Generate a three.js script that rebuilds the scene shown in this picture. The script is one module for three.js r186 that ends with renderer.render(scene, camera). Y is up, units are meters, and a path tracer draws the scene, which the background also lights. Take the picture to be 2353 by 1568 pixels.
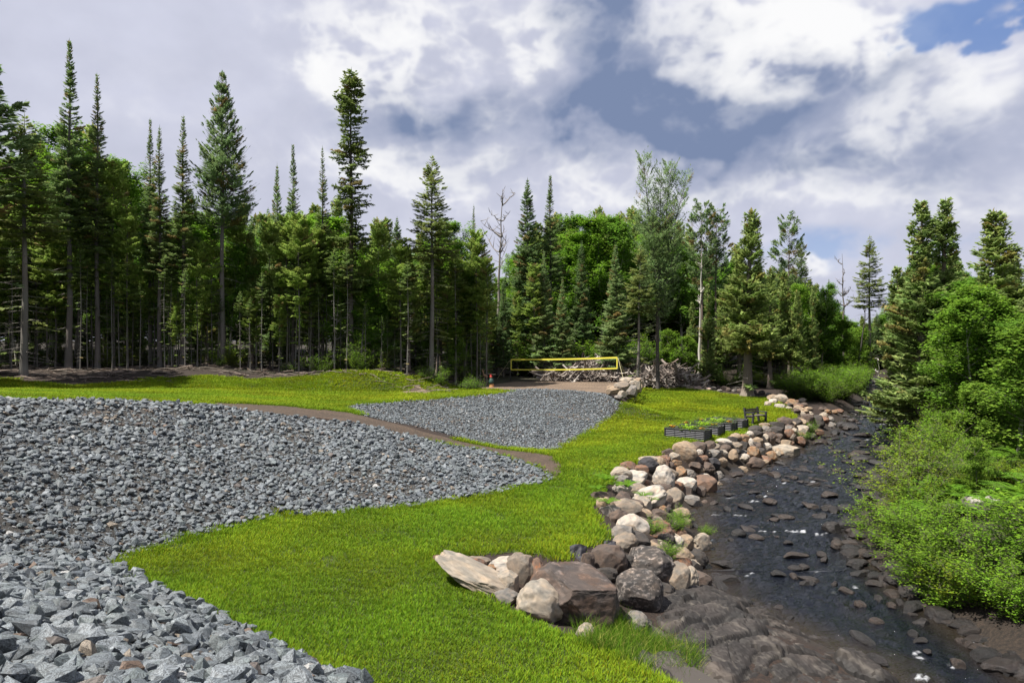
import * as THREE from 'three';
import { ImprovedNoise } from 'three/addons/math/ImprovedNoise.js';
import { ConvexGeometry } from 'three/addons/geometries/ConvexGeometry.js';
import { mergeGeometries, mergeVertices } from 'three/addons/utils/BufferGeometryUtils.js';

// ---------------------------------------------------------------- camera, sky, sun, exposure
const EYE = 7.2, F = 1568, CX = 1176, CY = 784;          // eye height in metres; lens of the photograph (pixels of a 2352 x 1568 view)
const scene = new THREE.Scene();
const camera = new THREE.PerspectiveCamera(53.13, 1.5, 0.1, 3000);
camera.position.set(0, EYE, 0);
camera.lookAt(0, EYE, -10);
const renderer = new THREE.WebGLRenderer({ antialias: true });
renderer.toneMapping = THREE.LinearToneMapping;
renderer.toneMappingExposure = 2.2;
renderer.shadowMap.enabled = true;
renderer.shadowMap.type = THREE.PCFSoftShadowMap;

const SUN_DIR = new THREE.Vector3(-0.5, 1.0, 0.2).normalize();
const SUN_POWER = 4.6;
const SKY_GAIN = 1 / 2.2;                                 // the sky's radiance at the exposure above
const sun = new THREE.DirectionalLight(new THREE.Color(1.0, 0.94, 0.85), SUN_POWER);
sun.name = 'sun';
sun.position.copy(SUN_DIR).multiplyScalar(150).add(new THREE.Vector3(0, 0, -45));
sun.target.position.set(0, 0, -45);
sun.castShadow = true;
sun.shadow.mapSize.set(4096, 4096);
Object.assign(sun.shadow.camera, { left: -90, right: 90, top: 90, bottom: -90, near: 10, far: 400 });
sun.shadow.radius = 2;
scene.add(sun, sun.target);

// ---------------------------------------------------------------- small helpers
function rng(seed) { let a = seed >>> 0; return () => { a = (a + 0x6d2b79f5) | 0; let t = Math.imul(a ^ (a >>> 15), 1 | a); t = (t + Math.imul(t ^ (t >>> 7), 61 | t)) ^ t; return ((t ^ (t >>> 14)) >>> 0) / 4294967296; }; }
const perlin = new ImprovedNoise();
const n3 = (x, y, z) => perlin.noise(x, y, z);
function fbm(x, y, z, o = 4) { let s = 0, a = 0.5; for (let i = 0; i < o; i++) { s += a * n3(x, y, z); x = x * 2.03 + 7.1; y = y * 2.03 + 3.7; z = z * 2.03 + 1.3; a *= 0.5; } return s; }
const clamp = (x, a = 0, b = 1) => Math.min(b, Math.max(a, x));
const smooth = (a, b, x) => { const t = clamp((x - a) / (b - a)); return t * t * (3 - 2 * t); };
const lerp = (a, b, t) => a + (b - a) * t;
const V = (x, y, z) => new THREE.Vector3(x, y, z);
const lin = (hex) => { const c = new THREE.Color(hex); return [c.r, c.g, c.b]; };
const used = {};
function numbered(n) { const k = used[n] = (used[n] ?? -1) + 1; return k ? n + '_' + String(k).padStart(3, '0') : n; }
function tag(o, label, category, group, kind) { Object.assign(o.userData, { label, category }); if (group) o.userData.group = group; if (kind) o.userData.kind = kind; return o; }
function shade(o) { o.castShadow = o.receiveShadow = true; return o; }
function addMesh(name, geometry, material, parent = scene) { const m = shade(new THREE.Mesh(geometry, material)); m.name = parent === scene ? numbered(name) : name; parent.add(m); return m; }
function thing(name, label, category, p = [0, 0, 0], turn = 0, group) { const g = new THREE.Group(); g.name = numbered(name); scene.add(g); g.position.set(...p); g.rotation.y = turn; return tag(g, label, category, group); }
function structure(name, geometry, material, label) { const m = addMesh(name, geometry, material); m.userData.kind = 'structure'; m.userData.label = label; m.userData.category = name.replace(/_/g, ' '); return m; }
const X = (px, d) => (px - CX) / F * d;                   // sideways metres of a picture column at a depth
const Y = (py, d) => EYE - (py - CY) / F * d;             // height of a picture row at a depth

// a plain collector of triangles with vertex colours
class MB {
  constructor() { this.p = []; this.c = []; this.i = []; }
  v(x, y, z, c) { this.p.push(x, y, z); this.c.push(c[0], c[1], c[2]); return this.p.length / 3 - 1; }
  tri(a, b, c) { this.i.push(a, b, c); }
  quad(a, b, c, d) { this.i.push(a, b, c, a, c, d); }
  kite(p, dir, side, len, wid, c, at = 0.4) {             // a leaf or a spray of needles: a slim four-cornered blade
    const m = p.clone().addScaledVector(dir, len * at), l = m.clone().addScaledVector(side, wid / 2), r = m.clone().addScaledVector(side, -wid / 2), t = p.clone().addScaledVector(dir, len);
    const a = this.v(p.x, p.y, p.z, c), b = this.v(l.x, l.y, l.z, c), d = this.v(r.x, r.y, r.z, c), e = this.v(t.x, t.y, t.z, c);
    this.tri(a, b, e); this.tri(a, e, d);
  }
  tube(pts, radii, sides, c) {                            // a tapered limb through points
    let prev = null;
    for (let k = 0; k < pts.length; k++) {
      const dir = (k < pts.length - 1 ? pts[k + 1].clone().sub(pts[k]) : pts[k].clone().sub(pts[k - 1])).normalize();
      const ref = Math.abs(dir.y) > 0.9 ? V(1, 0, 0) : V(0, 1, 0), u = ref.clone().cross(dir).normalize(), w = dir.clone().cross(u);
      const ring = [], col = Array.isArray(c[0]) ? c[k] : c;
      for (let s = 0; s < sides; s++) { const a = s / sides * Math.PI * 2, q = pts[k].clone().addScaledVector(u, Math.cos(a) * radii[k]).addScaledVector(w, Math.sin(a) * radii[k]); ring.push(this.v(q.x, q.y, q.z, col)); }
      if (prev) for (let s = 0; s < sides; s++) { const n = (s + 1) % sides; this.quad(prev[s], prev[n], ring[n], ring[s]); }
      prev = ring;
    }
  }
  geo(smoothNormals = false) {
    const g = new THREE.BufferGeometry();
    g.setAttribute('position', new THREE.BufferAttribute(new Float32Array(this.p), 3));
    g.setAttribute('color', new THREE.BufferAttribute(new Float32Array(this.c), 3));
    g.setIndex(new THREE.BufferAttribute(new Uint32Array(this.i), 1));
    if (smoothNormals) g.computeVertexNormals();
    return g;
  }
}
const mat = (o) => new THREE.MeshStandardMaterial({ roughness: 0.9, metalness: 0, ...o });
const rgb = (r, g, b) => new THREE.Color().setRGB(r, g, b);

// ---------------------------------------------------------------- the sky: broken cloud, computed for every direction
{
  const W = 4096, H = 2048, data = new Float32Array(W * H * 4);
  const azel = (px, py) => { const a = Math.atan((px - CX) / F), e = Math.atan((CY - py) / F * Math.cos(a)); return [a, e]; };
  // clouds seen from the garden: [column, row, half width, half height, strength, tilt]
  const blob = (l) => l.map(([px, py, w, h, s, r = 0]) => { const [a, e] = azel(px, py); return { a, e, w: w / F, h: h / F, s, c: Math.cos(r), k: Math.sin(r) }; });
  const bright = blob([[790, 120, 150, 70, 0.85, -0.5], [930, 60, 120, 50, 0.6], [860, 170, 120, 60, 0.5], [960, 400, 170, 70, 0.45], [1120, 240, 130, 40, 0.4], [1210, 150, 60, 40, 0.75], [1230, 60, 130, 45, 0.55], [1700, 70, 170, 95, 1.25], [1640, 150, 110, 70, 0.6], [1790, 130, 120, 60, 0.8], [1930, 60, 80, 40, 0.9], [2030, 100, 70, 55, 0.85], [1900, 130, 150, 60, 0.6], [880, 350, 50, 30, 0.5], [1040, 360, 160, 40, 0.35], [1200, 420, 220, 50, 0.3], [1500, 420, 240, 60, 0.35], [1990, 300, 160, 55, 0.55, 0.5], [2180, 240, 150, 60, 0.4], [2250, 190, 90, 40, 0.5, 0.4], [2060, 400, 120, 30, 0.35], [2230, 420, 160, 30, 0.25], [1700, 430, 200, 60, 0.3], [430, 230, 200, 70, 0.15], [620, 330, 200, 60, 0.15], [1100, 100, 220, 60, 0.25], [2280, 470, 90, 30, 0.4], [1925, 612, 40, 22, 0.8], [1900, 640, 30, 16, 0.6]]);
  const dark = blob([[960, 262, 144, 52, 0.8], [1060, 250, 192, 62, 0.3], [1320, 262, 132, 50, 0.75], [1390, 120, 108, 137, 0.55, 0.3], [1480, 215, 144, 87, 0.55], [1520, 290, 180, 87, 0.65], [1650, 305, 144, 87, 1.0], [1600, 240, 240, 50, 0.4], [1920, 350, 102, 40, 0.75], [2020, 190, 96, 32, 0.75], [2200, 260, 132, 50, 0.35], [2300, 350, 156, 75, 0.35], [1300, 340, 300, 50, 0.25], [1880, 270, 96, 62, 0.3], [1310, 20, 96, 37, 0.5], [1430, 50, 144, 62, 0.4], [1210, 390, 192, 32, 0.3], [2150, 350, 132, 37, 0.3], [1810, 215, 96, 37, 0.3]]);
  const blue = blob([[2110, 105, 55, 38, 1.3], [2110, 60, 60, 30, 0.45], [2210, 45, 100, 30, 0.55, -0.2], [2330, 12, 90, 40, 1.2], [2190, 95, 40, 13, 0.6], [2330, 62, 40, 14, 0.6], [1960, 600, 120, 75, 0.55], [2090, 540, 160, 40, 0.3], [1900, 560, 90, 50, 0.35], [2300, 520, 140, 25, 0.3]]);
  const sum = (list, a, e) => { let s = 0; for (const b of list) { let x = a - b.a, y = e - b.e; if (Math.abs(x) > 0.5 || Math.abs(y) > 0.4) continue; const u = (x * b.c + y * b.k) / b.w, v = (y * b.c - x * b.k) / b.h; s += b.s * Math.exp(-u * u - v * v); } return s; };
  const plain = lin('#ced1e3'), white = [0.97, 0.97, 0.98], grey = lin('#7c8cad'), sky = lin('#5b86c6'), haze = lin('#a9c0e4');
  for (let row = H / 2 - 60; row < H; row++) {
    const el = ((row + 0.5) / H - 0.5) * Math.PI, ce = Math.cos(el), y = Math.sin(el);
    for (let col = 0; col < W; col++) {
      const t = ((col + 0.5) / W - 0.5) * 2 * Math.PI, x = Math.cos(t) * ce, z = Math.sin(t) * ce;
      let az = Math.atan2(x, -z);
      const yy = y * 1.25;
      const w1 = fbm(x * 5, yy * 5, z * 5, 5), w2 = fbm(x * 5 + 31, yy * 5 + 9, z * 5, 5), d1 = fbm(x * 14 + 5, yy * 15, z * 14, 6), d2 = fbm(x * 30 + w1 * 3, yy * 32, z * 30 + w2 * 3, 5);
      const a = az + w1 * 0.1 + d1 * 0.05 + d2 * 0.012, e = el + w2 * 0.07 + d1 * 0.04 + d2 * 0.012;
      const inside = smooth(0.95, 0.72, Math.abs(az)) * smooth(0.68, 0.5, el);
      const o1 = fbm(x * 2.2 + 11, yy * 2.8, z * 2.2 + 4, 4), o2 = fbm(x * 2.4 - 20, yy * 3, z * 2.4 + 9, 4), o3 = fbm(x * 1.9 + 50, yy * 2.5, z * 1.9, 4);
      let br = lerp(Math.max(0, o1 * 2.6 - 0.1), sum(bright, a, e), inside), dk = lerp(Math.max(0, o2 * 2.6 - 0.2), sum(dark, a, e), inside), bl = lerp(Math.max(0, o3 * 3.4 - 0.75), sum(blue, a, e), inside);
      const puff = 0.5 - Math.abs(fbm(x * 8 + 3 + w2, yy * 9, z * 8 + w1, 4)) * 2.2 - Math.abs(fbm(x * 20 + w1 * 2, yy * 22, z * 20 + w2 * 2, 4)) * 1.8, calm = lerp(0.35, 1, smooth(-0.42, -0.2, az));
      br = br * (0.85 + d1 * 0.9 + puff * 0.9) + (d1 * 0.34 + puff * 0.17 + w1 * 0.2) * calm; br = clamp(lerp(br, smooth(0.1, 0.75, br) * 1.05, 0.6) * (1 - 0.35 * clamp(dk)), 0, 1.25); dk = clamp(dk * (1.05 + d1 * 0.7 - puff * 0.25) + (w2 * 0.08 - d1 * 0.14 - d2 * 0.08) * calm, 0, 1.1);
      const hole = smooth(0.3, 1.05, bl + d1 * 0.85 + d2 * 0.5 + puff * 0.15 - br * 0.3) * (bl > 0.04 ? smooth(0.04, 0.2, bl) : 0) * 0.8, low = smooth(0.3, 0.05, el);
      for (let c = 0; c < 3; c++) {
        let v = plain[c] * (0.99 + d1 * 0.1 + w1 * 0.06);
        v = lerp(v, white[c], clamp(br * 0.9));
        v = lerp(v, grey[c], clamp(dk * 0.95 * (1 - 0.45 * clamp(br))));
        v = lerp(v, lerp(sky[c], haze[c], low), hole);
        data[(row * W + col) * 4 + c] = v * SKY_GAIN;
      }
      data[(row * W + col) * 4 + 3] = 1;
    }
  }
  const ground = [0.04, 0.05, 0.025];
  for (let row = 0; row < H / 2 - 60; row++) for (let col = 0; col < W; col++) { const k = (row * W + col) * 4; for (let c = 0; c < 3; c++) data[k + c] = ground[c]; data[k + 3] = 1; }
  const t = new THREE.DataTexture(data, W, H, THREE.RGBAFormat, THREE.FloatType);
  t.mapping = THREE.EquirectangularReflectionMapping; t.magFilter = THREE.LinearFilter; t.needsUpdate = true;
  scene.background = t; scene.environment = t;
}

// ---------------------------------------------------------------- the lie of the land: measured spot heights joined by triangles
const chain = (list, table) => (d) => { let k = 0; while (k < list.length - 2 && d > list[k + 1][0]) k++; const [a, b] = [list[k], list[k + 1]]; return lerp(a[1], b[1], clamp((d - a[0]) / (b[0] - a[0]))); };
const waterH = chain([[0, -7.12], [20, -7.05], [36, -6.95], [43, -6.8], [48, -6.65], [57, -6.4], [71, -6.15], [87, -5.9], [104, -5.6], [140, -5.2]]);
const lawnH = chain([[0, -5.45], [45, -5.4], [66, -4.65], [75, -4.6]]);
const LEFT = [[2300, 9], [2120, 12.6], [2000, 15.1], [1850, 16.4], [1740, 17.8], [1645, 19.1], [1615, 21.3], [1625, 22.8], [1598, 26.4], [1600, 28.8], [1635, 33.5], [1690, 36], [1755, 38.2], [1850, 43.5], [1905, 48.3], [1940, 57], [1985, 71], [1985, 87], [1960, 106], [1930, 135]];
const RIGHT = [[2750, 10], [2480, 13.2], [2352, 14.7], [2300, 15.4], [2160, 17.8], [2065, 20.1], [2000, 22.6], [1985, 26], [2025, 29.5], [2075, 35.9], [2115, 42], [2145, 48.3], [2150, 57], [2120, 69], [2070, 84], [2012, 104], [1975, 135]];
const EDGE = [[1640, 10.4], [1600, 10.8], [1500, 11.5], [1400, 12.2], [1310, 12.9]];
const WALL = [[1320, 17.4], [1400, 19.2], [1372, 21.3], [1366, 23.6], [1408, 27], [1432, 29.2], [1550, 34.4], [1650, 37.6], [1750, 43.2], [1832, 47.6], [1795, 55], [1765, 58.7], [1700, 61], [1580, 67.5], [1480, 69]];
const spots = [];
function line(list, step = 1.3) {
  for (let k = 0; k < list.length; k++) {
    const [px, d, h] = list[k], n = k < list.length - 1 ? Math.max(1, Math.round(Math.hypot(X(px, d) - X(list[k + 1][0], list[k + 1][1]), d - list[k + 1][1]) / step)) : 1;
    for (let j = 0; j < n; j++) {
      const t = j / n, b = list[Math.min(k + 1, list.length - 1)];
      spots.push([lerp(X(px, d), X(b[0], b[1]), t), -lerp(d, b[1], t), lerp(h, b[2], t)]);
    }
  }
}
const with_ = (list, f) => list.map(([px, d]) => [px, d, f(d)]);
// river: banks and bed
line(with_(LEFT, (d) => waterH(d) - 0.1)); line(with_(RIGHT, (d) => waterH(d) + 0.05));
line(LEFT.map(([px, d]) => [px + 1.1 * F / d, d, waterH(d) - 0.5])); line(RIGHT.map(([px, d]) => [px - 1.3 * F / d, d, waterH(d) - 0.45]));
for (const [o, r] of [[1.3, 0.75], [4, 1.5], [9, 2.3], [22, 3.2]]) line(RIGHT.map(([px, d]) => [px + o * F / d, d, waterH(d) + r]), 3);
line(LEFT.filter((p) => p[1] > 55).map(([px, d]) => [px - 1.5 * F / d, d, waterH(d) + 0.7]), 3);
line(LEFT.filter((p) => p[1] > 62).map(([px, d]) => [px - 6 * F / d, d, waterH(d) + 1.2]), 3);
// lawn and its rims
line(with_(WALL, lawnH)); line(with_(EDGE, lawnH));
line([[1700, 10.7, -6.2], [1600, 11.8, -6.25], [1480, 13.0, -6.3], [1400, 14.3, -6.3], [1470, 16.2, -6.3], [1530, 17.0, -6.3]]);
line([[1640, 12.2, -6.55], [1760, 13, -6.6], [1900, 14, -6.8]]); line([[1700, 15.2, -6.45], [1800, 15.6, -6.65]]); line([[1600, 17.2, -6.6], [1640, 18.2, -6.8]]);
for (const [px, d] of [[1300, 9], [1700, 8], [1150, 10], [1000, 12], [1300, 12], [900, 13], [600, 15], [1100, 14], [450, 16.3], [800, 18], [1000, 17], [1200, 16], [1180, 19], [1350, 19], [1250, 22], [1330, 27], [1400, 33], [1330, 41], [1500, 40], [1600, 45], [1500, 50], [1700, 50], [1450, 60], [1600, 60], [1700, 57]]) spots.push([X(px, d), -d, lawnH(d)]);
// gravel bank under the camera
line([[-900, 5, -2.2], [0, 5, -2.5], [450, 5, -2.5], [800, 5, -2.6]], 1); line([[-300, 9, -3.2], [0, 9, -3.42], [330, 9, -3.6]], 1); line([[-500, 12, -3.7], [0, 13.6, -4.5], [190, 14.6, -5.0]], 1);
line([[1000, 6.3, -3.35], [900, 7, -3.5], [700, 8.6, -4.0], [500, 11, -4.6], [240, 15, -5.2]], 0.7); line([[1160, 7.2, -5.4], [1105, 7.8, -5.42], [900, 9.6, -5.42], [655, 12, -5.42], [300, 15.7, -5.4]], 0.7);
line([[1176, 1.5, -2.4], [1176, 4.2, -3.1], [1400, 4.5, -4.6], [2200, 4.5, -5.6]], 0.8); spots.push([-8, 4, -1.6], [-20, -2, -1.6], [8, 4, -4.5], [3, 3, -3]);
// the main gravel slope: crest and foot
const CREST = [[-500, 21.5, -1.6], [-300, 22, -1.75], [0, 23, -1.97], [300, 26, -2.29], [480, 28, -2.66], [640, 29, -3.02], [800, 30, -3.48], [990, 31, -4.53], [1126, 31, -5.06], [1230, 28.8, -5.34]];
const FOOT = [[1272, 26.5], [1230, 25.5], [1100, 23.8], [900, 21.9], [700, 21], [640, 21.4], [500, 19.2], [350, 17.7], [262, 16.3]];
line(CREST, 1); line(FOOT.map(([px, d]) => [px, d, -5.38]), 1); line([[250, 15.6, -5.3], [0, 14.6, -4.75], [-300, 13.6, -4.3]], 1);
line([[-500, 23, -1.7], [0, 24.2, -2.05], [300, 27.2, -2.36], [480, 29.3, -2.72], [640, 30.4, -3.08], [818, 31.6, -3.6], [990, 32.5, -4.45], [1126, 33, -5.1], [1263, 32, -5.38], [1298, 29.5, -5.4]], 1);
// terrace behind it, the wooded bank, the court, the second gravel slope
for (const s of [[-300, 26, -1.9], [0, 26, -2.1], [300, 29, -2.42], [480, 31, -2.76], [700, 33, -3.22], [0, 34, -2.5], [300, 36, -2.75], [550, 37, -3.05], [700, 38, -3.4]]) spots.push([X(s[0], s[1]), -s[1], s[2]]);
line([[-500, 40, -2.6], [0, 41, -2.88], [300, 42, -3.02], [500, 44, -3.17], [700, 46, -3.42], [880, 49, -3.68], [1000, 54, -3.9], [1045, 57, -4.0]], 2);
line([[-500, 46, -2.0], [0, 47, -2.15], [200, 50, -2.28], [390, 52, -2.08], [500, 54, -1.85], [600, 54, -2.45], [700, 54, -2.55], [780, 52, -2.1], [840, 52.5, -2.15], [950, 57, -2.65], [1000, 58, -2.95], [1045, 61, -3.75]], 2);
for (const s of [[-600, 55, -1.8], [0, 60, -1.9], [300, 62, -1.9], [600, 64, -2.1], [900, 68, -2.6], [1050, 72, -3.4], [0, 90, -1.4], [500, 95, -1.2], [1000, 100, -2.2], [1200, 85, -3.6], [1400, 85, -3.8], [1600, 85, -4], [1300, 110, -2], [1700, 105, -3.4], [1850, 80, -4.4]]) spots.push([X(s[0], s[1]), -s[1], s[2]]);
line([[1100, 54.5, -3.93], [1230, 53.2, -3.8], [1300, 53.6, -3.88], [1410, 53, -3.92]]); line([[1120, 62, -3.95], [1180, 66, -3.95], [1300, 67, -3.92], [1440, 66, -3.92]]); line([[1446, 64, -3.95], [1444, 56, -3.95], [1425, 52, -4.0]]); line([[1478, 65, -4.65], [1470, 57, -4.85], [1452, 51, -5.1]]);
line([[790, 36, -3.45], [900, 40, -3.56], [1000, 43, -3.68], [1150, 49, -3.72], [1230, 52, -3.64], [1300, 52.4, -3.78], [1400, 50, -3.9], [1424, 48.6, -4.3]], 1);
line([[830, 33.3, -3.62], [1000, 33.6, -4.42], [1117, 34, -5.2], [1170, 33.9, -5.36], [1277, 33.8, -5.38], [1361, 41, -5.38], [1390, 45.6, -5.3], [1410, 47.4, -5.1]], 1);
for (const s of [[800, 40, -3.56], [900, 46, -3.7], [1000, 50, -3.85], [1050, 53, -3.93], [1150, 52.5, -3.9]]) spots.push([X(s[0], s[1]), -s[1], s[2]]);
const GX0 = -90, GZ0 = -150, STEP = 0.4, NX = 476, NZ = 401;
for (let k = 0; k <= 10; k++) { spots.push([GX0 - 1 + k * 19.2, GZ0 - 1, -1.5], [GX0 - 1, GZ0 - 1 + k * 16.2, -1.6], [GX0 + NX * STEP + 1, GZ0 - 1 + k * 16.2, -3.2]); }
for (let k = 0; k < 10; k++) spots.push([GX0 + k * 20, 12, k < 5 ? -1.6 : -5.5]);

function delaunay(P) {
  const n = P.length, pts = P.concat([[-2000, -2000], [2000, -2000], [0, 3000]]);
  const circ = (a, b, c) => { const [ax, ay] = pts[a], [bx, by] = pts[b], [cx, cy] = pts[c], d = 2 * (ax * (by - cy) + bx * (cy - ay) + cx * (ay - by)), A = ax * ax + ay * ay, B = bx * bx + by * by, C = cx * cx + cy * cy, x = (A * (by - cy) + B * (cy - ay) + C * (ay - by)) / d, y = (A * (cx - bx) + B * (ax - cx) + C * (bx - ax)) / d; return { a, b, c, x, y, r: (ax - x) ** 2 + (ay - y) ** 2 }; };
  let T = [circ(n, n + 1, n + 2)];
  for (let i = 0; i < n; i++) {
    const [x, y] = pts[i], keep = [], edges = new Map();
    for (const t of T) {
      if ((x - t.x) ** 2 + (y - t.y) ** 2 < t.r) for (const [p, q] of [[t.a, t.b], [t.b, t.c], [t.c, t.a]]) { const k = Math.min(p, q) * 100000 + Math.max(p, q); edges.set(k, edges.has(k) ? null : [p, q]); }
      else keep.push(t);
    }
    for (const e of edges.values()) if (e) { const t = circ(e[0], e[1], i); if (isFinite(t.r)) keep.push(t); }
    T = keep;
  }
  return T.filter((t) => t.a < n && t.b < n && t.c < n);
}
const land = new Float32Array((NX + 1) * (NZ + 1)).fill(NaN);
{
  const r = rng(5), P = spots.map(([x, z, h]) => [x + (r() - 0.5) * 0.002, z + (r() - 0.5) * 0.002, h]);
  for (const { a, b, c } of delaunay(P)) {
    const [A, B, C] = [P[a], P[b], P[c]], det = (B[1] - C[1]) * (A[0] - C[0]) + (C[0] - B[0]) * (A[1] - C[1]);
    if (Math.abs(det) < 1e-9) continue;
    const i0 = Math.max(0, Math.floor((Math.min(A[0], B[0], C[0]) - GX0) / STEP)), i1 = Math.min(NX, Math.ceil((Math.max(A[0], B[0], C[0]) - GX0) / STEP)), j0 = Math.max(0, Math.floor((Math.min(A[1], B[1], C[1]) - GZ0) / STEP)), j1 = Math.min(NZ, Math.ceil((Math.max(A[1], B[1], C[1]) - GZ0) / STEP));
    for (let j = j0; j <= j1; j++) for (let i = i0; i <= i1; i++) {
      const x = GX0 + i * STEP, z = GZ0 + j * STEP, u = ((B[1] - C[1]) * (x - C[0]) + (C[0] - B[0]) * (z - C[1])) / det, v = ((C[1] - A[1]) * (x - C[0]) + (A[0] - C[0]) * (z - C[1])) / det;
      if (u >= -1e-6 && v >= -1e-6 && u + v <= 1 + 1e-6) land[j * (NX + 1) + i] = u * A[2] + v * B[2] + (1 - u - v) * C[2];
    }
  }
  const src = Float32Array.from(land, (h) => (isNaN(h) ? -4 : h));
  for (let pass = 0; pass < 2; pass++) {
    const from = pass ? land.slice() : src;
    for (let j = 0; j <= NZ; j++) for (let i = 0; i <= NX; i++) {
      let s = 0, w = 0;
      for (let dj = -1; dj <= 1; dj++) for (let di = -1; di <= 1; di++) { const jj = clamp(j + dj, 0, NZ), ii = clamp(i + di, 0, NX), k = di || dj ? (di && dj ? 0.35 : 0.6) : 1.6; s += from[jj * (NX + 1) + ii] * k; w += k; }
      land[j * (NX + 1) + i] = s / w;
    }
  }
  for (let j = 0; j <= NZ; j++) for (let i = 0; i <= NX; i++) { const x = GX0 + i * STEP, z = GZ0 + j * STEP; land[j * (NX + 1) + i] += EYE + fbm(x * 0.16, z * 0.16, 3, 3) * 0.16 + fbm(x * 0.7, z * 0.7, 8, 2) * 0.05; }
}
function ground(x, z) {
  const u = clamp((x - GX0) / STEP, 0, NX - 1e-3), v = clamp((z - GZ0) / STEP, 0, NZ - 1e-3), i = Math.floor(u), j = Math.floor(v), a = u - i, b = v - j, k = j * (NX + 1) + i;
  return (land[k] * (1 - a) + land[k + 1] * a) * (1 - b) + (land[k + NX + 1] * (1 - a) + land[k + NX + 2] * a) * b;
}
function slopeUp(x, z) { const e = 0.4; return V(ground(x - e, z) - ground(x + e, z), 2 * e, ground(x, z - e) - ground(x, z + e)).normalize(); }
function sight(px, py) {                                  // where the line of sight of a measured point meets the ground
  const sx = (px - CX) / F, sy = (CY - py) / F;
  for (let d = 3; d < 140; d += 0.05) if (EYE + sy * d < ground(sx * d, -d)) return V(sx * d, ground(sx * d, -d), -d);
  return V(sx * 140, ground(sx * 140, -140), -140);
}

// ---------------------------------------------------------------- zones of the ground in plan
const plan = (list) => list.map(([px, d]) => [X(px, d), -d]);
function inside(poly, x, z) {                             // signed distance, positive inside
  let best = 1e9, odd = false;
  for (let i = 0, j = poly.length - 1; i < poly.length; j = i++) {
    const [ax, az] = poly[j], [bx, bz] = poly[i], dx = bx - ax, dz = bz - az, t = clamp(((x - ax) * dx + (z - az) * dz) / (dx * dx + dz * dz || 1));
    best = Math.min(best, Math.hypot(x - ax - dx * t, z - az - dz * t));
    if ((az > z) !== (bz > z) && x < (bx - ax) * (z - az) / (bz - az) + ax) odd = !odd;
  }
  return odd ? best : -best;
}
const NEAR_GRAVEL = plan([[-1500, 4.3], [0, 4.3], [700, 4.6], [980, 6.2], [1090, 7.6], [890, 9.4], [645, 11.8], [300, 15.5], [262, 16.0], [0, 15], [-300, 14], [-1200, 12]]);
const MAIN_GRAVEL = plan([...CREST.map((c) => [c[0], c[1] + (c[0] < 500 ? 0.5 : 0)]), ...FOOT, [240, 15.4], [0, 14], [-300, 13], [-700, 13]]);
const FAR_GRAVEL = plan([[790, 36.3], [900, 40.2], [1000, 43.2], [1150, 49.3], [1180, 51.2], [1150, 53.4], [1160, 54.2], [1240, 53.6], [1310, 53], [1400, 50.8], [1428, 48.8], [1410, 47.2], [1390, 45.4], [1361, 40.8], [1277, 33.6], [1170, 33.8], [1117, 34.1], [1000, 33.7], [835, 33.4]]);
const PATH = plan([[470, 28.4], [640, 29.2], [800, 30.2], [990, 31.1], [1126, 31.1], [1230, 28.9], [1275, 26.8], [1298, 29.2], [1263, 31.9], [1126, 33], [990, 32.6], [830, 33.2], [780, 33.6], [650, 33], [560, 31.8], [480, 30.4]]);
const COURT = plan([[1095, 55.3], [1240, 53.8], [1310, 53], [1405, 52], [1425, 53], [1442, 58], [1440, 66], [1180, 66.6], [1120, 61]]);
const LAWN = plan([[1625, 10.5], [1600, 10.8], [1500, 11.5], [1400, 12.2], [1300, 12.9], [1180, 14.0], [1080, 15.6], [998, 17.0], [1190, 17.7], [1290, 17.1], [1315, 17.6], [1398, 19.2], [1372, 21.3], [1364, 23.6], [1405, 27], [1430, 29.2], [1550, 34.4], [1650, 37.8], [1750, 43.2], [1832, 47.6], [1795, 55], [1765, 58.7], [1700, 61], [1580, 67.5], [1480, 69], [1462, 60], [1440, 51], [1420, 48], [1300, 42], [1170, 34.6], [1050, 33.4], [1000, 31.5], [800, 26], [300, 19], [230, 15.4], [400, 13], [640, 11], [880, 8.6], [1080, 6.8], [1400, 6], [2000, 8]]);
const TERRACE = plan([[-700, 22], [0, 23.4], [300, 26.4], [480, 28.6], [800, 31.5], [835, 34], [1000, 42.5], [1180, 50.8], [1150, 53.8], [1090, 56.2], [1050, 58.5], [1010, 57.6], [960, 56.6], [840, 52.6], [780, 52], [700, 51.5], [600, 50], [470, 49.5], [330, 46.5], [250, 44.6], [180, 43.5], [90, 44], [0, 45], [-300, 43], [-900, 42]]);
const ROUGH_SOIL = plan([[905, 48.5], [950, 53.5], [1003, 52.5], [985, 49.5]]);
const BEDROCK = plan([[1545, 11.3], [1440, 13.3], [1400, 14.9], [1460, 17], [1560, 18.2], [1650, 19.3], [1690, 19.2], [1765, 18], [1860, 16.8], [2010, 15.6], [2040, 14.6], [2150, 12.4], [2150, 10.6], [1750, 10.2]]);
const wob = (x, z, a) => fbm(x * 0.9, z * 0.9, 20, 3) * a;
const onLawn = (x, z) => Math.max(inside(LAWN, x, z), inside(TERRACE, x, z) + wob(x, z, 1.1)) + wob(x, z, 0.35);
const onGravel = (x, z) => Math.max(inside(NEAR_GRAVEL, x, z), inside(MAIN_GRAVEL, x, z), inside(FAR_GRAVEL, x, z)) + wob(x, z, 0.3);
const onPath = (x, z) => inside(PATH, x, z) + wob(x, z, 0.6);
const onCourt = (x, z) => inside(COURT, x, z) + wob(x, z, 0.3);
const onSoil = (x, z) => inside(ROUGH_SOIL, x, z) + wob(x, z, 0.9);

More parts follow.
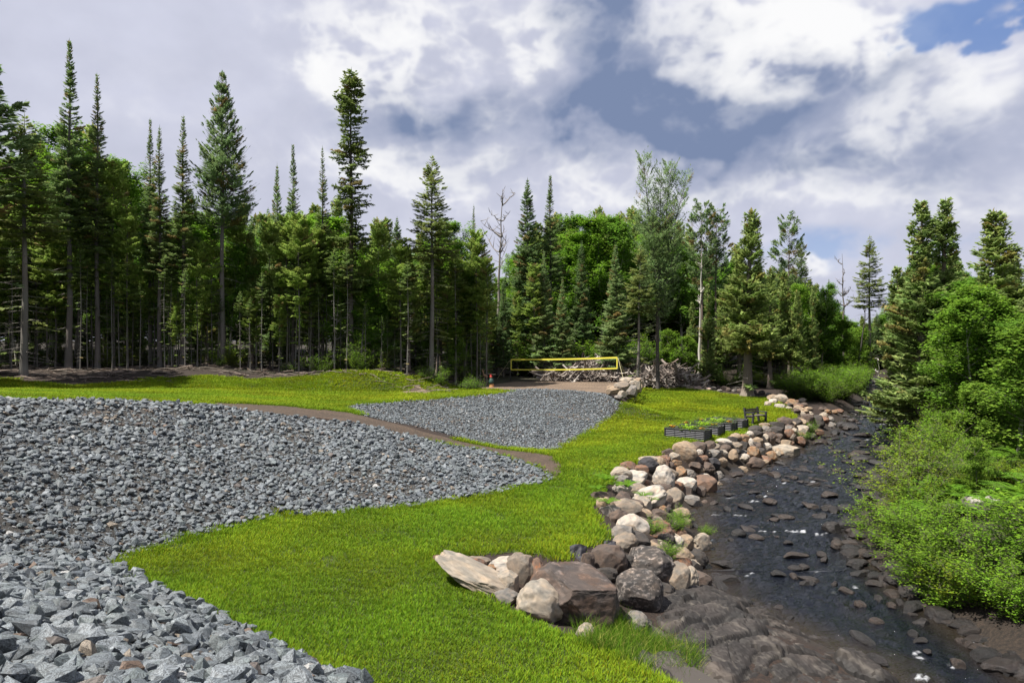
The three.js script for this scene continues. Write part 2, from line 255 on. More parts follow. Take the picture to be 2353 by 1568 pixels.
// a sheet of the shared ground grid, cut along f = 0 and lifted a little
function sheet(f, lift, colour, box) {
  const mb = new MB(), val = new Map(), ids = new Map();
  const at = (i, j) => { const k = j * (NX + 1) + i; if (!val.has(k)) val.set(k, f(GX0 + i * STEP, GZ0 + j * STEP)); return val.get(k); };
  const vert = (i, j) => { const k = j * (NX + 1) + i; if (!ids.has(k)) { const x = GX0 + i * STEP, z = GZ0 + j * STEP; ids.set(k, mb.v(x, land[k] + lift, z, colour(x, z))); } return ids.get(k); };
  const cut = (a, b) => { const key = 'e' + Math.min(a[0] + a[1] * 1e4, b[0] + b[1] * 1e4) + '_' + Math.max(a[0] + a[1] * 1e4, b[0] + b[1] * 1e4); if (!ids.has(key)) { const fa = at(...a), fb = at(...b), t = fa / (fa - fb), x = GX0 + lerp(a[0], b[0], t) * STEP, z = GZ0 + lerp(a[1], b[1], t) * STEP, h = lerp(land[a[1] * (NX + 1) + a[0]], land[b[1] * (NX + 1) + b[0]], t); ids.set(key, mb.v(x, h + lift, z, colour(x, z))); } return ids.get(key); };
  const [i0, i1, j0, j1] = box ? [Math.max(0, Math.floor((box[0] - GX0) / STEP)), Math.min(NX, Math.ceil((box[1] - GX0) / STEP)), Math.max(0, Math.floor((box[2] - GZ0) / STEP)), Math.min(NZ, Math.ceil((box[3] - GZ0) / STEP))] : [0, NX, 0, NZ];
  for (let j = j0; j < j1; j++) for (let i = i0; i < i1; i++) for (const t of [[[i, j], [i, j + 1], [i + 1, j]], [[i + 1, j], [i, j + 1], [i + 1, j + 1]]]) {
    const inn = t.map((q) => at(...q) > 0), poly = [];
    if (!inn.some(Boolean)) continue;
    for (let k = 0; k < 3; k++) { const a = t[k], b = t[(k + 1) % 3]; if (inn[k]) poly.push(vert(...a)); if (inn[k] !== inn[(k + 1) % 3]) poly.push(cut(a, b)); }
    for (let k = 1; k < poly.length - 1; k++) mb.tri(poly[0], poly[k], poly[k + 1]);
  }
  const g = mb.geo(true), p = g.attributes.position, uv = new Float32Array(p.count * 2);
  for (let k = 0; k < p.count; k++) { uv[2 * k] = p.getX(k); uv[2 * k + 1] = p.getZ(k); }
  g.setAttribute('uv', new THREE.BufferAttribute(uv, 2));
  return g;
}
// tileable grain, used as colour and as relief
function grain(size, f, srgb = true) {
  const d = new Uint8Array(size * size * 4);
  for (let y = 0; y < size; y++) for (let x = 0; x < size; x++) { const c = f(x / size, y / size); for (let k = 0; k < 3; k++) d[(y * size + x) * 4 + k] = clamp(c[k]) * 255; d[(y * size + x) * 4 + 3] = 255; }
  const t = new THREE.DataTexture(d, size, size, THREE.RGBAFormat); t.wrapS = t.wrapT = THREE.RepeatWrapping; t.magFilter = THREE.LinearFilter; t.minFilter = THREE.LinearMipmapLinearFilter; if (srgb) t.colorSpace = THREE.SRGBColorSpace; t.needsUpdate = true; return t;
}
// noise that repeats after one unit (a torus in four turns folded into three dimensions)
const tile = (u, v, f, o = 4, s = 0) => { const a = u * Math.PI * 2, b = v * Math.PI * 2, R = f / 6.283; return fbm(Math.cos(a) * R + s, Math.sin(a) * R + Math.cos(b) * R * 1.31 + s, Math.sin(b) * R + s * 0.5, o); };
const soilTex = grain(512, (u, v) => { const n = tile(u, v, 26, 5), m = tile(u, v, 90, 2, 4), k = 0.72 + n * 0.55 + m * 0.5; return [k, k * 0.97, k * 0.93]; });
soilTex.repeat.set(0.45, 0.45);
const soilBump = grain(512, (u, v) => { const k = 0.5 + tile(u, v, 40, 5, 9) * 0.9; return [k, k, k]; }, false);
soilBump.repeat.set(0.6, 0.6);

// ---------------------------------------------------------------- ground, lawn, path, court
const groundMat = mat({ vertexColors: true, map: soilTex, bumpMap: soilBump, bumpScale: 0.02, roughness: 0.97 });
const riverDistance = (x, z) => { const d = -z; return d < 9 || d > 135 ? 99 : 0; };
const leftAt = chain(LEFT.map(([px, d]) => [d, X(px, d)])), rightAt = chain(RIGHT.map(([px, d]) => [d, X(px, d)]));
const inRiver = (x, z, m = 0) => x > leftAt(-z) - m && x < rightAt(-z) + m && -z > 8;
{
  const forest = [0.05, 0.04, 0.026], bank = [0.046, 0.027, 0.019], bed = [0.035, 0.025, 0.018], green = [0.05, 0.075, 0.015];
  const colour = (x, z) => {
    if (inRiver(x, z, 0.8) || inRiver(x - 1.6, z, 0.8)) return bed;
    const k = smooth(46, 60, -z) * smooth(8, -2, x), g = smooth(-0.05, 0.3, fbm(x * 0.25, z * 0.25, 40, 3)) * 0.6, right = smooth(0, 4, x - rightAt(-z));
    return [0, 1, 2].map((c) => lerp(lerp(lerp(bank[c], forest[c], k), green[c], g * k), green[c], right * 0.8) * (0.85 + 0.4 * fbm(x * 0.6, z * 0.6, 2, 3)));
  };
  const g = sheet(() => 1, 0, colour);
  // the same ground goes on outside the garden to the horizon
  const mb = new MB(), rim = [];
  for (let i = 0; i < NX; i += 4) rim.push([i, 0]); for (let j = 0; j < NZ; j += 4) rim.push([NX, j]); for (let i = NX; i > 0; i -= 4) rim.push([i, NZ]); for (let j = NZ; j > 0; j -= 4) rim.push([0, j]);
  const ring = rim.map(([i, j]) => { const x = GX0 + i * STEP, z = GZ0 + j * STEP, h = land[j * (NX + 1) + i], mx = x - 5, mz = z + 70, far = 1500 / Math.max(Math.abs(mx), Math.abs(mz)); return [mb.v(x, h, z, forest), mb.v(5 + mx * far, Math.max(h, 4.5) + 3, -70 + mz * far, forest)]; });
  ring.forEach((a, k) => { const b = ring[(k + 1) % ring.length]; mb.tri(a[0], a[1], b[0]); mb.tri(b[0], a[1], b[1]); });
  const o = mb.geo(true), uv = new Float32Array(o.attributes.position.count * 2);
  for (let k = 0; k < uv.length / 2; k++) { uv[2 * k] = o.attributes.position.getX(k); uv[2 * k + 1] = o.attributes.position.getZ(k); }
  o.setAttribute('uv', new THREE.BufferAttribute(uv, 2));
  structure('ground', mergeGeometries([g, o]), groundMat, 'brown earth of the garden, banks and forest floor');
}
const turfMat = mat({ vertexColors: true, map: soilTex, roughness: 1 });
const lawnOnly = (x, z) => Math.min(onLawn(x, z), 0.12 - onGravel(x, z), 0.05 - onPath(x, z), 0.05 - onCourt(x, z), 0.05 - onSoil(x, z), -inside(BEDROCK, x, z) + 0.3);
structure('lawn', sheet(lawnOnly, 0.012, (x, z) => { const k = 0.8 + fbm(x * 0.5, z * 0.5, 1, 3) * 0.6; return [0.075 * k, 0.12 * k, 0.014 * k]; }), turfMat, 'bright green mown lawn beside the stream and on the terrace');
const sandMat = mat({ vertexColors: true, map: soilTex, bumpMap: soilBump, bumpScale: 0.008, roughness: 0.97 });
structure('volleyball_court', sheet((x, z) => Math.min(onCourt(x, z), -inside(FAR_GRAVEL, x, z) + 0.1), 0.02, (x, z) => { const k = 0.92 + fbm(x * 0.4, z * 0.4, 5, 3) * 0.5; return [0.27 * k, 0.205 * k, 0.155 * k]; }, [-4, 14, -70, -50]), sandMat, 'flat brown sand court under the yellow volleyball net');
structure('path', sheet(onPath, 0.024, (x, z) => { const k = 0.9 + fbm(x, z, 5, 3) * 0.6; return [0.115 * k, 0.083 * k, 0.06 * k]; }, [-16, 8, -36, -24]), sandMat, 'narrow brown dirt path running down between the two gravel slopes');
structure('soil_patch', sheet(onSoil, 0.03, (x, z) => { const k = 0.8 + fbm(x * 3, z * 0.8, 5, 3) * 1.3; return [0.36 * k, 0.29 * k, 0.22 * k]; }, [-14, 0, -58, -44]), sandMat, 'pale bare soil patch on the grassy bank under the trees');

// ---------------------------------------------------------------- crushed rock
const slateTex = grain(512, (u, v) => { const n = tile(u, v, 16, 5), m = tile(u * 3 % 1, v, 60, 3, 3), s = Math.abs(tile(u, v, 9, 4, 8)), k = 0.74 + n * 0.85 + m * 0.5 + (s < 0.03 ? 0.25 : 0); return [k, k, k]; });
slateTex.repeat.set(1.6, 1.6);
const slateBump = grain(256, (u, v) => { const k = 0.5 + tile(u, v, 22, 5, 2) * 0.9; return [k, k, k]; }, false);
slateBump.repeat.set(2, 2);
const slateMat = mat({ map: slateTex, bumpMap: slateBump, bumpScale: 0.004, roughness: 0.62, flatShading: true });
function boxUv(g, s = 1) {
  const p = g.attributes.position, uv = new Float32Array(p.count * 2), n = V(0, 0, 0), a = V(0, 0, 0), b = V(0, 0, 0), c = V(0, 0, 0);
  for (let k = 0; k < p.count; k += 3) {
    a.fromBufferAttribute(p, k); b.fromBufferAttribute(p, k + 1); c.fromBufferAttribute(p, k + 2); n.copy(b).sub(a).cross(c.clone().sub(a));
    const [x, y, z] = [Math.abs(n.x), Math.abs(n.y), Math.abs(n.z)];
    for (let q = 0; q < 3; q++) { const w = [a, b, c][q]; uv.set(x > y && x > z ? [w.y * s, w.z * s] : y > z ? [w.x * s, w.z * s] : [w.x * s, w.y * s], (k + q) * 2); }
  }
  g.setAttribute('uv', new THREE.BufferAttribute(uv, 2));
  return g;
}
function shard(seed, n = 15) {                            // an angular broken stone, about one unit across
  const r = rng(seed), pts = [], sx = 0.5, sy = 0.26 + r() * 0.12, sz = 0.34 + r() * 0.1;
  for (let k = 0; k < n; k++) { const u = r() * 2 - 1, a = r() * 6.283, q = Math.sqrt(1 - u * u), m = 0.82 + r() * 0.25; pts.push(V(q * Math.cos(a) * sx * m, u * sy * m, q * Math.sin(a) * sz * m)); }
  return boxUv(new ConvexGeometry(pts));
}
const shards = [11, 22, 33, 44, 55, 66, 77, 88].map((s, k) => shard(s, 13 + k % 4));
const gravelTones = [[0.167, 0.194, 0.215], [0.134, 0.157, 0.176], [0.191, 0.220, 0.238], [0.105, 0.124, 0.143], [0.149, 0.179, 0.188], [0.220, 0.248, 0.271], [0.177, 0.202, 0.215]];
const oddTones = [[0.25, 0.21, 0.165], [0.15, 0.098, 0.068], [0.42, 0.42, 0.41], [0.13, 0.11, 0.1], [0.2, 0.165, 0.125]];
const stoneMats = [...gravelTones, ...oddTones].map((c) => mat({ color: rgb(...c), map: slateTex, bumpMap: slateBump, bumpScale: 0.004, roughness: 0.62, flatShading: true }));
const gravelUnder = mat({ vertexColors: true, map: soilTex, bumpMap: soilBump, bumpScale: 0.025, roughness: 1 });
function gravelSlope(name, poly, seed, density, size, parts, label, box, near) {
  const r = rng(seed), f = (x, z) => inside(poly, x, z) + wob(x, z, 0.3);
  const bed = structure(name, sheet(f, 0.018, (x, z) => { const k = 0.8 + fbm(x * 2, z * 2, 5, 3); return [0.075 * k, 0.075 * k, 0.075 * k]; }, box), gravelUnder, label);
  const list = [], bare = (x, z) => smooth(0.12, 0.3, fbm(x * 0.35, z * 0.35, seed, 3));
  const cell = 1 / Math.sqrt(density);
  for (let x = box[0]; x < box[1]; x += cell) for (let z = box[2]; z < box[3]; z += cell) {
    const px = x + (r() - 0.5) * cell * 1.6, pz = z + (r() - 0.5) * cell * 1.6, q = f(px, pz);
    if (q < -0.12 || (q < 0.1 && r() < 0.45) || -pz < 3.2 || Math.abs(px) > -pz * 0.85 + 3) continue;
    const b = bare(px, pz), big = Math.pow(r(), near ? 4.4 : 3.4), s = lerp(size[0], size[1], big) * (1 - 0.45 * b * r());
    list.push({ x: px, z: pz, y: ground(px, pz) + s * lerp(-0.05, 0.33, r()), s, show: s / Math.hypot(px, pz) });
  }
  list.sort((a, b) => b.show - a.show);
  const m = new THREE.Matrix4(), q = new THREE.Quaternion(), e = new THREE.Euler(), tint = new THREE.Color();
  const pose = (o) => { const lie = r() < 0.72; e.set((r() - 0.5) * (lie ? 0.9 : 3), r() * 6.283, (r() - 0.5) * (lie ? 0.9 : 3)); q.setFromEuler(e); const up = slopeUp(o.x, o.z); q.premultiply(new THREE.Quaternion().setFromUnitVectors(V(0, 1, 0), up)); return V(o.s * lerp(0.85, 1.3, r()), o.s * lerp(0.7, 1.25, r()), o.s * lerp(0.8, 1.2, r())); };
  for (const o of list.slice(0, parts)) {
    const odd = r() < 0.05, k = odd ? gravelTones.length + Math.floor(r() * oddTones.length) : Math.floor(r() * gravelTones.length), s = pose(o);
    const st = addMesh('stone', shards[Math.floor(r() * shards.length)], stoneMats[k], bed);
    st.position.set(o.x, o.y, o.z); st.quaternion.copy(q); st.scale.copy(s);
  }
  const rest = list.slice(parts), im = shade(new THREE.InstancedMesh(shards[2], slateMat, rest.length));
  im.name = 'crushed_stones'; im.userData.kind = 'stuff';
  rest.forEach((o, k) => {
    const s = pose(o), t = r() < 0.03 + 0.22 * bare(o.x, o.z) ? oddTones[Math.floor(r() * oddTones.length)] : gravelTones[Math.floor(r() * gravelTones.length)], g = 0.66 + r() * 0.62;
    m.compose(V(o.x, o.y, o.z), q, s); im.setMatrixAt(k, m); im.setColorAt(k, tint.setRGB(t[0] * g, t[1] * g, t[2] * g));
  });
  bed.add(im);
  return list.length;
}
gravelSlope('near_gravel_slope', NEAR_GRAVEL, 901, 260, [0.04, 0.36], 300, 'slope of large grey crushed rock in the bottom corner, nearest of the three', [-16, 2, -16.5, -3], true);
gravelSlope('main_gravel_slope', MAIN_GRAVEL, 902, 190, [0.05, 0.3], 300, 'broad slope of grey crushed rock between the lawn and the dirt path', [-32, 4, -32, -12.5], false);
gravelSlope('far_gravel_slope', FAR_GRAVEL, 903, 170, [0.06, 0.22], 300, 'grey crushed rock slope below the volleyball court beyond the dirt path', [-11, 10, -55, -32.5], false);

// ---------------------------------------------------------------- grass
{
  const r = rng(77), mb = new MB();
  for (let k = 0; k < 34; k++) {
    const a = r() * 6.283, q = Math.sqrt(r()) * 0.15, h = 0.05 + r() * 0.055, w = 0.006 + r() * 0.005, lean = (0.2 + r() * 0.8) * h, b = r() * 6.283, side = V(Math.cos(b), 0, Math.sin(b)), t = 0.75 + r() * 0.5, c = [0.95 * t + (r() < 0.12 ? 0.5 : 0), t, 0.95 * t];
    const p0 = V(Math.cos(a) * q, -0.01, Math.sin(a) * q), d = V(Math.cos(a + r() * 2 - 1) * lean, h, Math.sin(a + r() * 2 - 1) * lean), p1 = p0.clone().addScaledVector(d, 0.55).add(V(0, h * 0.12, 0)), p2 = p0.clone().add(d);
    const A = mb.v(p0.x - side.x * w, p0.y, p0.z - side.z * w, c), B = mb.v(p0.x + side.x * w, p0.y, p0.z + side.z * w, c), C = mb.v(p1.x - side.x * w * 0.7, p1.y, p1.z - side.z * w * 0.7, c), D = mb.v(p1.x + side.x * w * 0.7, p1.y, p1.z + side.z * w * 0.7, c), E = mb.v(p2.x, p2.y, p2.z, c);
    mb.quad(A, B, D, C); mb.tri(C, D, E);
  }
  const g = mb.geo(), spotsG = [];
  for (let z = -7; z > -70; ) {
    const d = -z, k = d < 17 ? 0.9 : d < 26 ? 1.15 : d < 40 ? 1.55 : 2.1, cell = 0.125 * k;
    for (let x = -40; x < 30; x += cell) {
      const gx = x + (r() - 0.5) * cell * 1.3, gz = z + (r() - 0.5) * cell * 1.3;
      if (Math.abs(gx) > d * 0.79 + 1.5) continue;
      const f = lawnOnly(gx, gz);
      if (f < -0.05 || (f < 0.15 && r() < 0.4)) continue;
      const v = fbm(gx * 0.35, gz * 0.35, 60, 3), thin = smooth(0.2, 0.34, fbm(gx * 0.5, gz * 0.5, 90, 3)) * (d < 30 ? 0.5 : 0.1);
      if (r() < thin) continue;
      spotsG.push([gx, gz, k * (0.8 + r() * 0.5), Math.pow(k, 0.55) * (0.75 + r() * 0.5) * (f < 0.5 ? 1.25 : 1) * (1 + v * 0.6), v]);
    }
    z -= cell;
  }
  const grassMat = new THREE.MeshPhysicalMaterial({ color: 0xffffff, vertexColors: true, roughness: 0.9, transmission: 0.35, thickness: 0, side: THREE.DoubleSide, flatShading: true, specularIntensity: 0.12 });
  const im = shade(new THREE.InstancedMesh(g, grassMat, spotsG.length)), m = new THREE.Matrix4(), q = new THREE.Quaternion(), c = new THREE.Color(), up = V(0, 1, 0);
  spotsG.forEach(([x, z, s, h, v], k) => {
    q.setFromAxisAngle(up, r() * 6.283); m.compose(V(x, ground(x, z), z), q, V(s, h, s)); im.setMatrixAt(k, m);
    const t = 1.04 + v * 0.75 + (r() - 0.5) * 0.3, y = smooth(-0.2, 0.3, fbm(x * 0.2, z * 0.2, 30, 3)), far = smooth(22, 50, -z);
    c.setRGB(lerp(0.135, 0.195, y + far * 0.6) * t, lerp(0.235, 0.27, y + far * 0.4) * t, 0.014 * t); im.setColorAt(k, c);
  });
  im.name = numbered('lawn_grass'); scene.add(tag(im, 'fine bright green grass blades covering the lawn and terrace', 'grass', null, 'stuff'));
}

// ---------------------------------------------------------------- the stream
const riverSpots = [[1680, 1143, 16], [1760, 1140, 10], [1735, 1150, 20], [1770, 1222, 22], [1830, 1222, 26], [1890, 1226, 18], [1700, 1185, 14], [1650, 1185, 12], [1630, 1240, 10], [1720, 1320, 30], [1790, 1314, 14], [1690, 1310, 14], [2075, 985, 30], [2040, 975, 18], [2060, 1015, 16], [2040, 1095, 26], [2065, 1085, 16], [2020, 943, 18], [2045, 965, 10], [2030, 900, 10], [2000, 905, 8], [2280, 1502, 24], [2240, 1480, 14], [2110, 1505, 14], [2120, 1560, 20], [1880, 1312, 8], [1915, 1365, 8], [2160, 1400, 12], [1965, 1350, 8], [1870, 1108, 8], [2015, 1060, 10], [1990, 1010, 10], [1800, 1110, 8], [1670, 1165, 8], [2190, 1530, 10]];
const onWater = (px, py) => { for (let d = 8; d < 135; d += 0.05) if ((py - CY) / F * d > -waterH(d)) return V(X(px, d), EYE + waterH(d), -d); return V(0, 0, -135); };
{
  const mb = new MB(), N = 900, M = 96, foam = riverSpots.map(([px, py, w]) => { const p = onWater(px, py), s = w / F * -p.z; return [p.x, p.z, s * 1.15, Math.max(0.16, s * 0.5)]; }), ids = [];
  for (let i = 0; i <= N; i++) {
    const d = 8.5 + 127 * Math.pow(i / N, 1.55), z = -d, l = leftAt(d) - (d < 21 ? 2.4 : 0.9), w = rightAt(d) + 1.6 - l, row = [], step = (fbm(0.3, d * 0.2, 4, 2) * 0.12);
    for (let j = 0; j <= M; j++) {
      const x = l + w * j / M, rough = 0.6 + smooth(-0.1, 0.3, fbm(x * 0.35, z * 0.35, 13, 2)) * 1.2;
      const h = step + (n3(x * 1.7 + z * 0.4, z * 2.6, 1) * 0.05 + n3(x * 3.6 + z, z * 6.0, 5) * 0.07 + n3(x * 8, z * 12, 9) * 0.034) * rough;
      let k = 0; for (const f of foam) { const u = (x - f[0]) / f[2], v = (z - f[1]) / f[3]; if (u * u + v * v < 4) k = Math.max(k, Math.exp(-u * u - v * v)); }
      const shoal = smooth(1.5, 0.0, Math.min(x - leftAt(d), rightAt(d) - x)) * 0.9 + smooth(0.12, 0.35, fbm(x * 0.5, z * 0.35, 77, 3)) * 0.25; const streak = Math.pow(clamp(0.45 + n3(x * 3.2, z * 9, 3) * 0.6 + n3(x * 10, z * 20, 7) * 0.8), 2), wild = smooth(0.25, 0.42, fbm(x * 0.8, z * 2.2, 55, 3)) * 0.5;
      const white = smooth(0.4, 0.8, (k * 1.1 + wild * (1 - k)) * streak * 1.6) * 0.7, c = [0, 1, 2].map((q) => lerp([0.0025 + shoal * 0.02, 0.0038 + shoal * 0.013, 0.007 + shoal * 0.004][q], [0.6, 0.62, 0.66][q], white));
      row.push(mb.v(x, EYE + waterH(d) + h + white * 0.03, z, c));
    }
    ids.push(row);
  }
  for (let i = 0; i < N; i++) for (let j = 0; j < M; j++) mb.quad(ids[i][j], ids[i][j + 1], ids[i + 1][j + 1], ids[i + 1][j]);
  const ripple = grain(512, (u, v) => { const k = 0.5 + tile(u, v, 34, 4, 3) * 0.8; return [k, k, k]; }, false);
  const g = mb.geo(true), p = g.attributes.position, uv = new Float32Array(p.count * 2);
  for (let k = 0; k < p.count; k++) { uv[2 * k] = p.getX(k) * 0.45; uv[2 * k + 1] = p.getZ(k) * 0.7; }
  g.setAttribute('uv', new THREE.BufferAttribute(uv, 2));
  structure('stream', g, new THREE.MeshPhysicalMaterial({ vertexColors: true, roughness: 0.035, ior: 1.43, bumpMap: ripple, bumpScale: 0.04 }), 'dark shallow stream rippling over stones');
}

// ---------------------------------------------------------------- bedrock at the water's edge, with a rain pool
const pool = plan([[1545, 12.55], [1600, 12.5], [1650, 12.0], [1700, 11.2], [1720, 10.6], [1640, 10.5], [1590, 11.2], [1550, 11.9]]);
{
  const mb = new MB(), S = 0.048, x0 = 1.3, x1 = 9, z0 = -19.8, z1 = -9.8, ids = new Map();
  const NXB = Math.round((x1 - x0) / S), NZB = Math.round((z1 - z0) / S);
  const f = (x, z) => inside(BEDROCK, x, z) + fbm(x * 0.8, z * 0.8, 3, 4) * 1.1;
  const hash = (i, j, k) => { const s = Math.sin(i * 127.1 + j * 311.7 + k * 74.7) * 43758.5453; return s - Math.floor(s); };
  const slabs = (a, b, seed) => {                          // broken plates: each its own tilt and level, cracks between
    let f1 = 9, f2 = 9, best = [0, 0, 0, 0];
    const ia = Math.floor(a), ib = Math.floor(b);
    for (let i = -1; i <= 1; i++) for (let j = -1; j <= 1; j++) { const ca = ia + i + hash(ia + i, ib + j, seed), cb = ib + j + hash(ia + i, ib + j, seed + 1), d = Math.hypot(a - ca, b - cb); if (d < f1) { f2 = f1; f1 = d; best = [ca, cb, ia + i, ib + j]; } else if (d < f2) f2 = d; }
    const [ca, cb, i, j] = best;
    return [(hash(i, j, seed + 2) - 0.5) + (hash(i, j, seed + 3) - 0.5) * (a - ca) * 1.3 + (hash(i, j, seed + 4) - 0.5) * (b - cb) * 1.3, smooth(0.12, 0, f2 - f1)];
  };
  const shape = (x, z) => {
    const u = x * 0.55 + z * 0.83, w = x * 0.83 - z * 0.55, wx = fbm(x * 0.9, z * 0.9, 6, 3), [h1, c1] = slabs(w * 0.42 + wx * 0.4, u * 0.75 + wx * 0.3, 3), [h2, c2] = slabs(w * 1.1 + wx * 0.5, u * 2.1 + wx * 0.4, 9);
    return [h1 * 0.2 + h2 * 0.1, Math.max(c1, c2 * 0.6 * smooth(-0.1, 0.2, fbm(x * 0.7, z * 0.7, 44, 2))), u, w];
  };
  const rock = (x, z) => { const [h, crack, u, w] = shape(x, z); return ground(x, z) + 0.13 + fbm(x * 0.4, z * 0.4, 31, 3) * 0.3 + h + fbm(w * 1.3, u * 3, 7, 5) * 0.08 + fbm(w * 4, u * 9, 17, 4) * 0.07 + fbm(x * 14, z * 14, 27, 3) * 0.03 - crack * 0.15; };
  const lvl = pool.reduce((s, [x, z]) => s + rock(x, z) / pool.length, 0) - 0.07;
  const height = (x, z) => { const h = rock(x, z); return lerp(h, Math.min(h, lvl - 0.08), smooth(-0.2, 0.08, inside(pool, x, z) + fbm(x * 2, z * 2, 8, 3) * 0.3)); };
  const edge = (x, z) => smooth(-0.7, 0.35, f(x, z));
  for (let j = 0; j <= NZB; j++) for (let i = 0; i <= NXB; i++) {
    const x = x0 + i * S, z = z0 + j * S, e = edge(x, z); if (e <= 0) continue;
    const h = lerp(ground(x, z) - 0.7, height(x, z), e), wet = smooth(0.28, 0.05, h - (EYE + waterH(-z))), n = fbm(x * 1.4, z * 1.4, 9, 5), u = x * 0.55 + z * 0.83, w = x * 0.83 - z * 0.55;
    const pale = smooth(0.06, 0.3, fbm(w * 0.8, u * 0.8, 70, 4)) * 0.9, vein = smooth(0.035, 0.0, Math.abs(n3(w * 1.0, u * 0.45 + n * 0.8, 23))) * 0.4, lich = smooth(0.3, 0.42, fbm(x * 3.1, z * 3.1, 15, 3));
    const rim = smooth(0.5, 0.1, Math.abs(inside(pool, x, z) + 0.28)) * 0.45;
    const c = [0, 1, 2].map((q) => { let v = lerp([0.017, 0.0137, 0.012][q], [0.048, 0.0385, 0.0315][q], pale) * Math.max(0.3, 1 + n * 1.9); v = lerp(v, [0.15, 0.132, 0.11][q], Math.max(vein * 0.8, lich * 0.55, rim * 0.8)); return lerp(lerp(v, [0.02, 0.016, 0.014][q], wet * 0.75), 0.012, shape(x, z)[1] * 0.7); });
    ids.set(j * 1000 + i, mb.v(x, h, z, c));
  }
  for (let j = 0; j < NZB; j++) for (let i = 0; i < NXB; i++) { const q = [[0, 0], [0, 1], [1, 1], [1, 0]].map(([a, b]) => ids.get((j + b) * 1000 + i + a)); if (q.every((k) => k !== undefined)) mb.quad(...q); }
  const g = mb.geo(true), p = g.attributes.position, uv = new Float32Array(p.count * 2);
  for (let k = 0; k < p.count; k++) { uv[2 * k] = p.getX(k); uv[2 * k + 1] = p.getZ(k); }
  g.setAttribute('uv', new THREE.BufferAttribute(uv, 2));
  structure('bedrock', g, mat({ vertexColors: true, roughness: 0.75, flatShading: true }), 'brown layered bedrock sloping into the stream below the boulders');
  const pm = new MB(), centre = pool.reduce((a, b) => [a[0] + b[0] / pool.length, a[1] + b[1] / pool.length], [0, 0]);
  const cv = pm.v(centre[0], lvl, centre[1], [0.03, 0.025, 0.02]), ring = pool.map(([x, z]) => pm.v(centre[0] + (x - centre[0]) * 1.25, lvl, centre[1] + (z - centre[1]) * 1.25, [0.03, 0.025, 0.02]));
  ring.forEach((a, k) => pm.tri(cv, ring[(k + 1) % ring.length], a));
  structure('rain_pool', pm.geo(true), new THREE.MeshPhysicalMaterial({ color: rgb(0.05, 0.042, 0.035), roughness: 0.03, ior: 1.33, side: THREE.DoubleSide }), 'still dark rain pool lying in a hollow of the bedrock');
}

// ---------------------------------------------------------------- boulders
function boulderShape(seed, detail, o = {}) {
  const r = rng(seed), g0 = new THREE.IcosahedronGeometry(1, detail); g0.deleteAttribute('normal'); g0.deleteAttribute('uv');
  const g = mergeVertices(g0, 1e-4), p = g.attributes.position, cuts = [], col = new Float32Array(p.count * 3), uv = new Float32Array(p.count * 2), s = seed * 1.37;
  for (const [x, y, z, w] of o.planes ?? []) cuts.push([V(x, y, z).normalize(), w]);
  for (let k = 0; k < (o.cuts ?? 5); k++) { const u = r() * 2 - 1, a = r() * 6.283, q = Math.sqrt(1 - u * u); cuts.push([V(q * Math.cos(a), u, q * Math.sin(a)), 0.62 + r() * 0.3]); }
  const v = V(0, 0, 0), d = V(0, 0, 0);
  for (let k = 0; k < p.count; k++) {
    d.fromBufferAttribute(p, k).normalize(); v.copy(d).multiplyScalar(1 + fbm(d.x * 1.1 + s, d.y * 1.1, d.z * 1.1, 3) * (o.lump ?? 0.42));
    for (const [n, off] of cuts) { const over = v.dot(n) - off; if (over > 0) v.addScaledVector(n, -over * (o.sharp ?? 0.85)); }
    const fine = fbm(d.x * 5 + s, d.y * 5, d.z * 5, 4); v.multiplyScalar(1 + fine * (o.rough ?? 0.04));
    p.setXYZ(k, v.x, v.y, v.z);
    const b = fbm(d.x * 2.2 + s, d.y * 2.2 + 3, d.z * 2.2, 4), f = fbm(d.x * 12 + s, d.y * 12, d.z * 12, 3), st = fbm(d.x * 2 + s, d.y * 9, d.z * 2, 3);
    let t = 1 + b * 0.75 + f * 0.3 + st * 0.3, wr = 1 + b * 0.22, wb = 1 - b * 0.22;
    const vein = (o.vein ?? 0.06) * smooth(0.07, 0.0, Math.abs(fbm(d.x * 2.6 + s, d.y * 2.6, d.z * 2.6 + 9, 3))) * smooth(-0.1, 0.2, fbm(d.x * 3 + 9, d.y * 3 + s, d.z * 3, 2));
    const spk = (o.speckle ?? 0) * smooth(0.1, 0.22, fbm(d.x * 3.4 + s + f, d.y * 8 + f, d.z * 5 + 4, 3)), rust = (o.rust ?? 0) * smooth(0.0, 0.25, fbm(d.x * 2.4, d.y * 2.4 + s, d.z * 2.4, 3));
    t += vein * 3 + spk * 5; wr *= 1 + rust * 0.4; wb *= 1 - rust * 0.3; t = Math.max(0.3, t);
    col.set([t * wr, t, t * wb], k * 3); uv.set([d.x * 1.2 + d.y * 0.9, d.z * 1.2 - d.y * 0.7], k * 2);
  }
  g.setAttribute('color', new THREE.BufferAttribute(col, 3)); g.setAttribute('uv', new THREE.BufferAttribute(uv, 2)); g.computeVertexNormals();
  return g;
}
const rounded = [1, 2, 3, 4, 5, 6].map((s) => boulderShape(s * 17, 17, { cuts: 4, sharp: 0.75 })), blocky = [1, 2, 3, 4].map((s) => boulderShape(s * 29 + 5, 19, { cuts: 13, sharp: 1, lump: 0.25, rough: 0.05 })), speckled = [1, 2].map((s) => boulderShape(s * 41, 22, { cuts: 7, sharp: 0.9, vein: 1.6, speckle: 0.45 })), rusty = [1, 2].map((s) => boulderShape(s * 53, 17, { cuts: 6, rust: 1 }));
